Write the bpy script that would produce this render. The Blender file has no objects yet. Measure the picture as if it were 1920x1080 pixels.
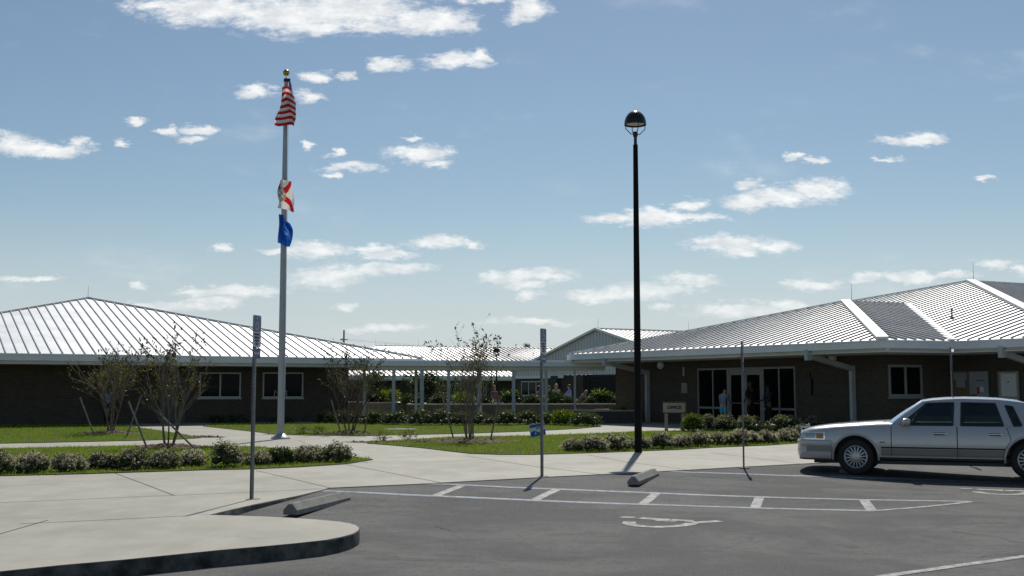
import bpy, bmesh, math, random
import numpy as np
from mathutils import Vector, Matrix, Euler

scene = bpy.context.scene
col = scene.collection
R = math.radians

# ------------------------------------------------------------------ camera, sky, sun, exposure
CAM_H, FOC, PITCH = 1.6, 2150.0, math.atan(190 / 2150.0)
cam_d = bpy.data.cameras.new("camera")
cam_d.sensor_width = 36.0
cam_d.lens = FOC / 1920.0 * 36.0
cam_d.clip_end = 6000
cam = bpy.data.objects.new("camera", cam_d)
col.objects.link(cam)
cam.location = (0, 0, CAM_H)
cam.rotation_euler = (math.pi / 2 + PITCH, 0, 0)
scene.camera = cam

SUN_EL, SUN_AZ = R(49.5), math.atan(0.148)          # azimuth measured from +Y towards +X
SUN = Vector((math.sin(SUN_AZ) * math.cos(SUN_EL), math.cos(SUN_AZ) * math.cos(SUN_EL), math.sin(SUN_EL)))
sun_d = bpy.data.lights.new("sun", 'SUN')
sun_d.energy = 4.7
sun_d.angle = R(0.53)
sun_d.color = (1.0, 0.955, 0.88)
sun = bpy.data.objects.new("sun", sun_d)
col.objects.link(sun)
sun.rotation_euler = (-SUN).to_track_quat('-Z', 'Y').to_euler()
sun.location = (0, 0, 60)

scene.view_settings.view_transform = 'Standard'
scene.view_settings.look = 'None'
scene.view_settings.gamma = 1.0
scene.view_settings.exposure = -0.35
SKY_STRENGTH = 0.087


def DIR(px, py):
    cx, cy = (px - 960) / FOC, (540 - py) / FOC
    s, c = math.sin(PITCH), math.cos(PITCH)
    return Vector((cx, c - cy * s, s + cy * c))


def G(px, py, z=0.0):
    d = DIR(px, py)
    t = (z - CAM_H) / d.z
    return Vector((d.x * t, d.y * t, z))


def AT(px, py, y):
    d = DIR(px, py)
    t = y / d.y
    return Vector((d.x * t, y, CAM_H + d.z * t))


CLOUDS = [(400, 14, 150, 30), (540, 26, 150, 38), (650, 18, 150, 44), (600, 50, 60, 16), (700, 50, 50, 14), (800, 40, 95, 26), (860, 48, 45, 14), (300, 12, 70, 14),
          (990, 14, 42, 26), (975, 35, 30, 14), (900, -2, 60, 10),
          (20, 268, 38, 22), (55, 280, 60, 18), (110, 284, 62, 14), (148, 265, 30, 8),
          (472, 171, 46, 11), (595, 145, 30, 11), (580, 180, 34, 10), (655, 144, 18, 7), (728, 120, 44, 15), (855, 113, 62, 16), (905, 104, 16, 14),
          (248, 232, 21, 8), (320, 243, 22, 10), (378, 243, 36, 9), (362, 262, 30, 9),
          (665, 315, 62, 10), (622, 328, 20, 6), (785, 288, 66, 18), (820, 308, 38, 8), (778, 258, 22, 6), (580, 269, 14, 7), (625, 286, 18, 8), (232, 268, 14, 8),
          (1712, 262, 62, 12), (1740, 257, 34, 11), (1488, 294, 22, 8), (1528, 299, 26, 8), (1290, 382, 32, 11), (1400, 378, 52, 15), (1460, 370, 70, 19), (1530, 358, 62, 22),
          (1408, 345, 34, 8), (1225, 407, 66, 17), (1150, 411, 60, 11), (1300, 408, 60, 9),
          (1370, 458, 82, 18), (1450, 463, 46, 12), (1390, 474, 40, 10), (825, 457, 70, 12), (885, 462, 18, 6),
          (590, 470, 76, 16), (522, 470, 40, 9), (705, 465, 40, 8), (725, 477, 50, 9), (610, 520, 78, 22), (680, 505, 60, 14), (750, 503, 70, 13),
          (960, 520, 62, 13), (1010, 517, 70, 12), (985, 536, 44, 9), (418, 466, 26, 8), (430, 546, 110, 11), (390, 568, 60, 11), (995, 556, 34, 9),
          (1120, 553, 70, 12), (1200, 548, 90, 16), (1290, 528, 66, 12), (1245, 545, 70, 10), (1525, 536, 54, 11), (1625, 520, 44, 9), (1710, 522, 66, 12), (1790, 514, 40, 8),
          (1868, 491, 46, 10), (1920, 510, 24, 14), (1410, 582, 120, 16), (1480, 572, 60, 10), (1240, 574, 24, 6), (652, 577, 24, 7), (720, 614, 70, 9),
          (1000, 604, 90, 8), (280, 574, 110, 11), (60, 522, 60, 6), (255, 536, 18, 6), (1845, 335, 20, 6), (1660, 297, 22, 5), (300, 600, 0, 0)]

world = bpy.data.worlds.new("World")
scene.world = world
world.use_nodes = True
nt = world.node_tree
nt.nodes.clear()


def N(t, kind, **kw):
    n = t.nodes.new(kind)
    for k, v in kw.items():
        setattr(n, k, v)
    return n


def vmath(t, op, a, b=None, c=None):
    n = N(t, 'ShaderNodeVectorMath', operation=op)
    for i, x in enumerate((a, b, c)):
        if x is None:
            continue
        if hasattr(x, 'is_output'):
            t.links.new(x, n.inputs[i])
        else:
            n.inputs[i].default_value = x
    return n.outputs['Value'] if op in ('LENGTH', 'DOT_PRODUCT', 'DISTANCE') else n.outputs['Vector']


def smath(t, op, a, b=None, c=None, clamp=False):
    n = N(t, 'ShaderNodeMath', operation=op, use_clamp=clamp)
    for i, x in enumerate((a, b, c)):
        if x is None:
            continue
        if hasattr(x, 'is_output'):
            t.links.new(x, n.inputs[i])
        else:
            n.inputs[i].default_value = x
    return n.outputs[0]


def sstep(t, x, lo, hi, a=0.0, b=1.0):
    n = N(t, 'ShaderNodeMapRange', interpolation_type='SMOOTHSTEP')
    t.links.new(x, n.inputs[0])
    for i, v in enumerate((lo, hi, a, b)):
        n.inputs[i + 1].default_value = v
    return n.outputs[0]


def noise(t, vec, scale, detail=4, rough=0.55, out='Fac', dist=0.0):
    n = N(t, 'ShaderNodeTexNoise')
    if vec is not None:
        t.links.new(vec, n.inputs['Vector'])
    n.inputs['Scale'].default_value = scale
    n.inputs['Detail'].default_value = detail
    n.inputs['Roughness'].default_value = rough
    n.inputs['Distortion'].default_value = dist
    return n.outputs[out]


def mixc(t, fac, a, b, mode='MIX'):
    n = N(t, 'ShaderNodeMix', data_type='RGBA', blend_type=mode)
    for sock, x in ((n.inputs[0], fac), (n.inputs[6], a), (n.inputs[7], b)):
        if hasattr(x, 'is_output'):
            t.links.new(x, sock)
        elif isinstance(x, (int, float)):
            sock.default_value = x
        else:
            sock.default_value = (x[0], x[1], x[2], 1)
    return n.outputs[2]


sky = N(nt, 'ShaderNodeTexSky', sky_type='NISHITA')
sky.sun_disc = False
sky.sun_elevation = SUN_EL
sky.sun_rotation = SUN_AZ
sky.altitude = 20
sky.air_density = 1.0
sky.dust_density = 0.35
sky.ozone_density = 1.3
tc = N(nt, 'ShaderNodeTexCoord')
sep = N(nt, 'ShaderNodeSeparateXYZ')
nt.links.new(tc.outputs['Generated'], sep.inputs[0])
yy = smath(nt, 'MAXIMUM', smath(nt, 'ABSOLUTE', sep.outputs[1]), 0.05)
uv = N(nt, 'ShaderNodeCombineXYZ')
nt.links.new(smath(nt, 'DIVIDE', sep.outputs[0], yy), uv.inputs[0])
nt.links.new(smath(nt, 'DIVIDE', sep.outputs[2], yy), uv.inputs[1])
nv = vmath(nt, 'MULTIPLY', uv.outputs[0], (1.0, 2.3, 1.0))
warp = vmath(nt, 'MULTIPLY_ADD', noise(nt, nv, 30, 6, 0.65, 'Color'), (0.048, 0.020, 0), (-0.024, -0.010, 0))
uvw = vmath(nt, 'ADD', uv.outputs[0], warp)
best = None
for (cx, cy, a, b) in CLOUDS:
    if a == 0:
        continue
    d = DIR(cx, cy)
    a, b = a * 0.92 / FOC, b * 0.98 / FOC
    q = vmath(nt, 'MULTIPLY_ADD', uvw, (1 / a, 1 / b, 0), (-d.x / d.y / a, -d.z / d.y / b, 0))
    L = vmath(nt, 'LENGTH', q)
    best = L if best is None else smath(nt, 'MINIMUM', best, L)
fine = noise(nt, nv, 85, 6, 0.68)
puff = noise(nt, nv, 18, 4, 0.55)
dens = smath(nt, 'MULTIPLY_ADD', fine, 1.7, smath(nt, 'SUBTRACT', smath(nt, 'MULTIPLY', puff, 0.9), best))
alpha = sstep(nt, dens, -0.10, 0.95)
wisp = sstep(nt, noise(nt, nv, 7, 6, 0.6), 0.54, 0.85, 0.0, 0.30)
lowc = sstep(nt, sep.outputs[2], 0.03, 0.16, 0.62, 0.93)
alpha = smath(nt, 'MAXIMUM', smath(nt, 'MULTIPLY', alpha, lowc), wisp)
shade = sstep(nt, noise(nt, nv, 40, 5, 0.6), 0.3, 0.7)
ccol = mixc(nt, shade, (10.8, 11.3, 11.7), (15.0, 15.0, 14.8))
skyc = mixc(nt, 1.0, sky.outputs[0], (1.02, 1.07, 1.045), 'MULTIPLY')
hz = sstep(nt, sep.outputs[2], 0.0, 0.17, 0.8, 0.0)
skyc = mixc(nt, hz, skyc, (8.5, 9.3, 10.5))
bgc = mixc(nt, alpha, skyc, ccol)
bg = N(nt, 'ShaderNodeBackground')
nt.links.new(bgc, bg.inputs[0])
bg.inputs[1].default_value = SKY_STRENGTH
wo = N(nt, 'ShaderNodeOutputWorld')
nt.links.new(bg.outputs[0], wo.inputs[0])

# ------------------------------------------------------------------ materials
MATS = {}


def newmat(name):
    m = bpy.data.materials.new(name)
    m.use_nodes = True
    t = m.node_tree
    t.nodes.clear()
    out = N(t, 'ShaderNodeOutputMaterial')
    p = N(t, 'ShaderNodeBsdfPrincipled')
    t.links.new(p.outputs[0], out.inputs[0])
    MATS[name] = m
    return m, t, p, out


def pos(t):
    return N(t, 'ShaderNodeNewGeometry').outputs['Position']


def bump(t, p, h, dist=0.01, strength=0.5):
    b = N(t, 'ShaderNodeBump')
    b.inputs['Strength'].default_value = strength
    b.inputs['Distance'].default_value = dist
    t.links.new(h, b.inputs['Height'])
    t.links.new(b.outputs[0], p.inputs['Normal'])


def pm(name, c, rough=0.6, metal=0.0, var=0.15, scale=3.0, bmp=0.0, spec=0.5, coat=0.0):
    m, t, p, out = newmat(name)
    tcn = N(t, 'ShaderNodeTexCoord').outputs['Object']
    n1 = noise(t, tcn, scale, 5, 0.6)
    f = sstep(t, n1, 0.25, 0.75, 1 - var, 1 + var)
    cc = N(t, 'ShaderNodeCombineColor')
    for i in range(3):
        t.links.new(f, cc.inputs[i])
    t.links.new(mixc(t, 1.0, c, cc.outputs[0], 'MULTIPLY'), p.inputs['Base Color'])
    p.inputs['Roughness'].default_value = rough
    p.inputs['Metallic'].default_value = metal
    p.inputs['Specular IOR Level'].default_value = spec
    p.inputs['Coat Weight'].default_value = coat
    p.inputs['Coat Roughness'].default_value = 0.05
    if bmp:
        bump(t, p, noise(t, tcn, scale * 12, 4, 0.6), bmp, 0.6)
    return m


def leafmat(name, c1, c2, trans=0.35, gloss=0.35):
    m, t, p, out = newmat(name)
    g = N(t, 'ShaderNodeNewGeometry')
    rnd = g.outputs['Random Per Island']
    c = mixc(t, rnd, c1, c2)
    n1 = sstep(t, noise(t, g.outputs['Position'], 2.2, 3), 0.3, 0.7, 0.65, 1.25)
    cc = N(t, 'ShaderNodeCombineColor')
    for i in range(3):
        t.links.new(n1, cc.inputs[i])
    c = mixc(t, 1.0, c, cc.outputs[0], 'MULTIPLY')
    t.links.new(c, p.inputs['Base Color'])
    p.inputs['Roughness'].default_value = gloss
    p.inputs['Specular IOR Level'].default_value = 0.38
    tr = N(t, 'ShaderNodeBsdfTranslucent')
    t.links.new(mixc(t, 1.0, c, (1.5, 1.5, 0.7), 'MULTIPLY'), tr.inputs[0])
    mx = N(t, 'ShaderNodeMixShader')
    mx.inputs[0].default_value = trans
    t.links.new(p.outputs[0], mx.inputs[1])
    t.links.new(tr.outputs[0], mx.inputs[2])
    t.links.new(mx.outputs[0], out.inputs[0])
    return m


def clothmat(name, c, trans=0.45):
    m, t, p, out = newmat(name)
    p.inputs['Base Color'].default_value = (*c, 1)
    p.inputs['Roughness'].default_value = 0.8
    tr = N(t, 'ShaderNodeBsdfTranslucent')
    tr.inputs[0].default_value = (*c, 1)
    mx = N(t, 'ShaderNodeMixShader')
    mx.inputs[0].default_value = trans
    t.links.new(p.outputs[0], mx.inputs[1])
    t.links.new(tr.outputs[0], mx.inputs[2])
    t.links.new(mx.outputs[0], out.inputs[0])
    return m


def mat_concrete():
    m, t, p, out = newmat('concrete')
    P = pos(t)
    a = noise(t, P, 0.35, 5, 0.6)
    b = noise(t, vmath(t, 'MULTIPLY', P, (1.0, 0.5, 1)), 1.7, 6, 0.65)
    c = noise(t, P, 38, 3, 0.6)
    f = smath(t, 'ADD', smath(t, 'MULTIPLY', a, 0.5), smath(t, 'MULTIPLY', b, 0.5))
    cr = mixc(t, sstep(t, f, 0.33, 0.68), (0.290, 0.273, 0.218), (0.425, 0.402, 0.322))
    cr = mixc(t, sstep(t, c, 0.35, 0.75, 0, 0.35), cr, (0.27, 0.255, 0.225))
    st = noise(t, P, 0.9, 7, 0.7, dist=0.6)
    cr = mixc(t, sstep(t, st, 0.56, 0.72, 0, 0.5), cr, (0.21, 0.198, 0.16))
    t.links.new(cr, p.inputs['Base Color'])
    p.inputs['Roughness'].default_value = 0.72
    bump(t, p, c, 0.004, 0.4)


def mat_asphalt():
    m, t, p, out = newmat('asphalt')
    P = pos(t)
    a = noise(t, P, 0.33, 7, 0.68, dist=0.5)
    strk = noise(t, vmath(t, 'MULTIPLY', P, (0.45, 1.6, 1)), 0.8, 7, 0.72, dist=0.5)
    g = noise(t, P, 75, 3, 0.75)
    g2 = noise(t, P, 16, 4, 0.75)
    cr = mixc(t, sstep(t, a, 0.40, 0.60), (0.064, 0.064, 0.062), (0.124, 0.123, 0.115))
    cr = mixc(t, sstep(t, strk, 0.52, 0.64, 0, 0.55), cr, (0.036, 0.036, 0.036))
    cr = mixc(t, sstep(t, noise(t, P, 0.8, 7, 0.75, dist=0.8), 0.55, 0.66, 0, 0.4), cr, (0.155, 0.150, 0.137))
    cr = mixc(t, sstep(t, noise(t, P, 1.1, 5, 0.7, dist=1.2), 0.60, 0.70, 0, 0.7), cr, (0.028, 0.028, 0.028))
    cr = mixc(t, sstep(t, g2, 0.50, 0.66, 0, 0.6), cr, (0.030, 0.030, 0.030))
    cr = mixc(t, sstep(t, g, 0.47, 0.64, 0, 0.75), cr, (0.23, 0.225, 0.205))
    v = N(t, 'ShaderNodeTexVoronoi', feature='DISTANCE_TO_EDGE')
    t.links.new(vmath(t, 'ADD', P, vmath(t, 'MULTIPLY', noise(t, P, 1.5, 4, 0.6, 'Color'), (0.7, 0.7, 0))), v.inputs['Vector'])
    v.inputs['Scale'].default_value = 0.22
    crack = smath(t, 'MULTIPLY', sstep(t, v.outputs[0], 0.003, 0.008, 1, 0), sstep(t, noise(t, P, 0.25, 2), 0.55, 0.65))
    cr = mixc(t, smath(t, 'MULTIPLY', crack, 0.5), cr, (0.015, 0.015, 0.015))
    t.links.new(cr, p.inputs['Base Color'])
    p.inputs['Roughness'].default_value = 0.85
    p.inputs['Specular IOR Level'].default_value = 0.22
    bump(t, p, g, 0.008, 0.8)


def mat_paint():
    m, t, p, out = newmat('road_paint')
    P = pos(t)
    w = noise(t, P, 9, 6, 0.75)
    w2 = noise(t, P, 70, 2, 0.6)
    f = sstep(t, smath(t, 'MULTIPLY_ADD', w2, 0.5, w), 0.56, 0.86, 0.03, 0.9)
    cr = mixc(t, f, (0.52, 0.51, 0.47), (0.12, 0.118, 0.11))
    t.links.new(cr, p.inputs['Base Color'])
    p.inputs['Roughness'].default_value = 0.7


def mat_brick(name, c1, c2, mortar):
    m, t, p, out = newmat(name)
    u = N(t, 'ShaderNodeUVMap').outputs[0]
    b = N(t, 'ShaderNodeTexBrick')
    t.links.new(u, b.inputs['Vector'])
    b.inputs['Color1'].default_value = (*c1, 1)
    b.inputs['Color2'].default_value = (*c2, 1)
    b.inputs['Mortar'].default_value = (*mortar, 1)
    b.inputs['Scale'].default_value = 1.0
    b.inputs['Mortar Size'].default_value = 0.008
    b.inputs['Brick Width'].default_value = 0.225
    b.inputs['Row Height'].default_value = 0.075
    P = pos(t)
    f = sstep(t, noise(t, P, 2.5, 5, 0.7), 0.3, 0.7)
    cr = mixc(t, smath(t, 'MULTIPLY', f, 0.5), b.outputs['Color'], (0.055, 0.049, 0.04))
    cr = mixc(t, sstep(t, noise(t, P, 14, 3, 0.7), 0.55, 0.75, 0, 0.4), cr, (0.20, 0.175, 0.14))
    t.links.new(cr, p.inputs['Base Color'])
    p.inputs['Roughness'].default_value = 0.9
    p.inputs['Specular IOR Level'].default_value = 0.2
    bump(t, p, b.outputs['Fac'], 0.01, -0.5)


def mat_soil(name, c1, c2, sc):
    m, t, p, out = newmat(name)
    P = pos(t)
    cr = mixc(t, sstep(t, noise(t, P, sc, 6, 0.7), 0.32, 0.68), c1, c2)
    cr = mixc(t, sstep(t, noise(t, P, sc * 0.12, 4, 0.6), 0.35, 0.7, 0, 0.5), cr, tuple(x * 0.6 for x in c1))
    t.links.new(cr, p.inputs['Base Color'])
    p.inputs['Roughness'].default_value = 0.95
    p.inputs['Specular IOR Level'].default_value = 0.1
    bump(t, p, noise(t, P, sc * 2, 4, 0.7), 0.03, 0.8)


def mat_grass():
    m, t, p, out = newmat('grass_blades')
    g = N(t, 'ShaderNodeNewGeometry')
    c = mixc(t, g.outputs['Random Per Island'], (0.12, 0.225, 0.010), (0.255, 0.345, 0.020))
    patch = sstep(t, noise(t, g.outputs['Position'], 0.7, 5, 0.65), 0.42, 0.68, 0, 0.75)
    c = mixc(t, patch, c, (0.33, 0.30, 0.06))
    t.links.new(c, p.inputs['Base Color'])
    p.inputs['Roughness'].default_value = 0.6
    p.inputs['Specular IOR Level'].default_value = 0.2
    tr = N(t, 'ShaderNodeBsdfTranslucent')
    t.links.new(mixc(t, 1.0, c, (1.3, 1.4, 0.6), 'MULTIPLY'), tr.inputs[0])
    mx = N(t, 'ShaderNodeMixShader')
    mx.inputs[0].default_value = 0.4
    t.links.new(p.outputs[0], mx.inputs[1])
    t.links.new(tr.outputs[0], mx.inputs[2])
    t.links.new(mx.outputs[0], out.inputs[0])


def mat_glass(name, tint, refl=1.0):
    m, t, p, out = newmat(name)
    t.nodes.remove(p)
    tr = N(t, 'ShaderNodeBsdfTransparent')
    tr.inputs[0].default_value = (*tint, 1)
    gl = N(t, 'ShaderNodeBsdfGlossy')
    gl.inputs[0].default_value = (0.9, 0.95, 1, 1)
    gl.inputs[1].default_value = 0.02
    fr = N(t, 'ShaderNodeFresnel')
    fr.inputs[0].default_value = 1.5
    mx = N(t, 'ShaderNodeMixShader')
    t.links.new(smath(t, 'MULTIPLY', fr.outputs[0], refl), mx.inputs[0])
    t.links.new(tr.outputs[0], mx.inputs[1])
    t.links.new(gl.outputs[0], mx.inputs[2])
    t.links.new(mx.outputs[0], out.inputs[0])


mat_concrete(); mat_asphalt(); mat_paint(); mat_grass()
mat_brick('brick', (0.080, 0.066, 0.052), (0.050, 0.043, 0.036), (0.125, 0.115, 0.098))
mat_soil('turf_soil', (0.070, 0.098, 0.020), (0.12, 0.135, 0.040), 9)
mat_soil('far_ground', (0.06, 0.07, 0.025), (0.09, 0.095, 0.04), 0.5)
mat_soil('mulch', (0.10, 0.07, 0.048), (0.30, 0.23, 0.17), 26)
mat_glass('car_glass', (0.60, 0.68, 0.64))
mat_glass('windshield_glass', (0.55, 0.63, 0.62), 1.6)
pm('roof_metal', (0.78, 0.78, 0.77), 0.44, 0.78, 0.10, 0.9)
pm('roof_seam_shaded', (0.46, 0.46, 0.455), 0.6, 0.5, 0.1, 0.7)  # seams darker than the pans: shade on their sides put into the colour
pm('roof_cap', (0.80, 0.80, 0.79), 0.45, 0.2, 0.04, 1)
pm('siding', (0.60, 0.61, 0.64), 0.5, 0.15, 0.05, 1)
pm('fascia', (0.72, 0.76, 0.78), 0.5, 0.0, 0.06, 1)
pm('soffit', (0.62, 0.61, 0.56), 0.8, 0.0, 0.06, 1)
pm('door_frame', (0.25, 0.265, 0.255), 0.45, 0.1, 0.05, 2)
pm('white_frame', (0.42, 0.43, 0.41), 0.45, 0.0, 0.05, 2)
pm('column_paint', (0.38, 0.41, 0.42), 0.5, 0.0, 0.10, 2)
pm('dark_glass', (0.005, 0.006, 0.006), 0.04, 0.0, 0.1, 1, spec=0.07)
pm('door_green', (0.05, 0.068, 0.058), 0.5)
pm('recess_shade', (0.012, 0.012, 0.012), 0.9)
pm('galvanised', (0.19, 0.20, 0.205), 0.45, 0.6, 0.15, 9)
pm('aluminium', (0.36, 0.38, 0.40), 0.45, 0.5, 0.06, 3)
pm('gold', (0.42, 0.27, 0.06), 0.25, 0.9, 0.1, 4)
pm('black_green', (0.008, 0.013, 0.009), 0.25, 0.0, 0.15, 3, spec=0.5)
pm('black_post', (0.005, 0.005, 0.0048), 0.55, 0.0, 0.2, 3, spec=0.12)
pm('lamp_reflector', (0.75, 0.70, 0.64), 0.5)
pm('car_paint', (0.47, 0.465, 0.445), 0.30, 0.25, 0.03, 1, coat=1.0)
pm('car_lower', (0.20, 0.20, 0.19), 0.35, 0.3, 0.04, 1, coat=0.3)
pm('chrome', (0.75, 0.76, 0.77), 0.12, 1.0, 0.02, 2)
pm('rubber', (0.014, 0.014, 0.014), 0.75, 0.0, 0.2, 12)
pm('alloy', (0.46, 0.47, 0.47), 0.32, 0.7, 0.05, 6)
pm('seat_leather', (0.10, 0.105, 0.10), 0.6, 0, 0.1, 4)
pm('lens_clear', (0.36, 0.37, 0.37), 0.12, 0.5, 0.1, 20)
pm('road_blue', (0.15, 0.21, 0.30), 0.7, 0, 0.35, 7)
pm('lens_amber', (0.50, 0.19, 0.03), 0.15, 0.0, 0.1, 20)
pm('black_trim', (0.018, 0.018, 0.019), 0.5)
pm('wood_stake', (0.20, 0.165, 0.125), 0.9, 0, 0.3, 6, bmp=0.004)
pm('bark', (0.15, 0.12, 0.095), 0.8, 0, 0.4, 7)
pm('bark_dark', (0.10, 0.085, 0.07), 0.9, 0, 0.3, 7)
pm('sign_white', (0.62, 0.63, 0.63), 0.45, 0, 0.06, 8)
pm('sign_blue', (0.07, 0.115, 0.24), 0.4, 0, 0.08, 8)
pm('sign_text', (0.03, 0.04, 0.07), 0.6)
pm('tan_sign', (0.36, 0.30, 0.225), 0.7, 0, 0.08, 4)
pm('tan_post', (0.30, 0.25, 0.19), 0.8, 0, 0.12, 5)
pm('yard_blue', (0.025, 0.10, 0.36), 0.5)
pm('yard_white', (0.66, 0.69, 0.71), 0.6)
pm('lit_block', (0.24, 0.22, 0.18), 0.9, 0, 0.2, 2.5, bmp=0.006)  # same blockwork as the next, sunlight put into a paler colour
pm('shaded_block', (0.085, 0.078, 0.066), 0.9, 0, 0.2, 2.5, bmp=0.006)  # same blockwork, shade put into a darker colour
pm('coping', (0.44, 0.42, 0.37), 0.85, 0, 0.1, 3)
pm('precast', (0.225, 0.217, 0.192), 0.9, 0, 0.2, 7, bmp=0.004)
pm('kerb_face_shaded', (0.075, 0.077, 0.07), 0.9, 0, 0.85, 4, bmp=0.006)  # shade on the face painted as a dark tone; the variation is staining
pm('joint', (0.10, 0.095, 0.085), 0.95, 0, 0.2, 8)
pm('board_paper', (0.28, 0.31, 0.34), 0.6, 0, 0.05, 3)
pm('cork', (0.17, 0.12, 0.075), 0.9)
pm('paper_red', (0.30, 0.07, 0.04), 0.8)
pm('utility_wood', (0.09, 0.075, 0.06), 0.9)
pm('wire', (0.05, 0.05, 0.05), 0.6)
pm('skin', (0.42, 0.25, 0.18), 0.55, 0, 0.05, 4)
pm('skin_dark', (0.08, 0.045, 0.032), 0.55, 0, 0.05, 4)
pm('hair_brown', (0.06, 0.035, 0.02), 0.6)
pm('hair_blond', (0.34, 0.25, 0.14), 0.55)
pm('hair_black', (0.012, 0.01, 0.009), 0.5)
pm('eye', (0.02, 0.015, 0.012), 0.2)
for nm, c in (('cloth_blue', (0.20, 0.30, 0.52)), ('cloth_paleblue', (0.22, 0.26, 0.34)), ('cloth_cyan', (0.12, 0.40, 0.52)), ('cloth_black', (0.015, 0.015, 0.017)),
              ('cloth_navy', (0.02, 0.025, 0.05)), ('cloth_tan', (0.34, 0.30, 0.21)), ('cloth_green', (0.20, 0.23, 0.17)), ('cloth_grey', (0.18, 0.18, 0.19)), ('cloth_pink', (0.20, 0.11, 0.10)), ('shoe', (0.3, 0.3, 0.3))):
    pm(nm, c, 0.9, 0, 0.08, 10, spec=0.2)
pm('lamp_red', (0.5, 0.02, 0.01), 0.3)
leafmat('leaf_hawthorn', (0.034, 0.052, 0.018), (0.085, 0.108, 0.040), 0.25, 0.50)
leafmat('leaf_deep', (0.020, 0.042, 0.012), (0.050, 0.085, 0.022), 0.25, 0.4)
leafmat('leaf_lime', (0.085, 0.14, 0.018), (0.17, 0.21, 0.035), 0.4, 0.45)
leafmat('leaf_olive', (0.08, 0.085, 0.020), (0.17, 0.14, 0.035), 0.35, 0.5)
leafmat('leaf_bronze', (0.055, 0.05, 0.016), (0.12, 0.085, 0.03), 0.35, 0.5)
leafmat('leaf_sprout', (0.025, 0.038, 0.012), (0.06, 0.07, 0.024), 0.25, 0.5)
leafmat('petal', (0.50, 0.42, 0.40), (0.66, 0.63, 0.58), 0.25, 0.7)
leafmat('leaf_crest', (0.07, 0.095, 0.03), (0.155, 0.175, 0.065), 0.35, 0.6)  # paler leaf for bush tops, sunlight put into the colour
clothmat('flag_red', (0.50, 0.012, 0.03)); clothmat('flag_white', (0.74, 0.73, 0.70)); clothmat('flag_navy', (0.02, 0.035, 0.16))
clothmat('flag_blue', (0.015, 0.13, 0.52)); clothmat('flag_gold', (0.50, 0.28, 0.05)); clothmat('flag_pale', (0.25, 0.40, 0.68))


# ------------------------------------------------------------------ mesh helpers
def V(*a):
    return Vector(a)


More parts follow.
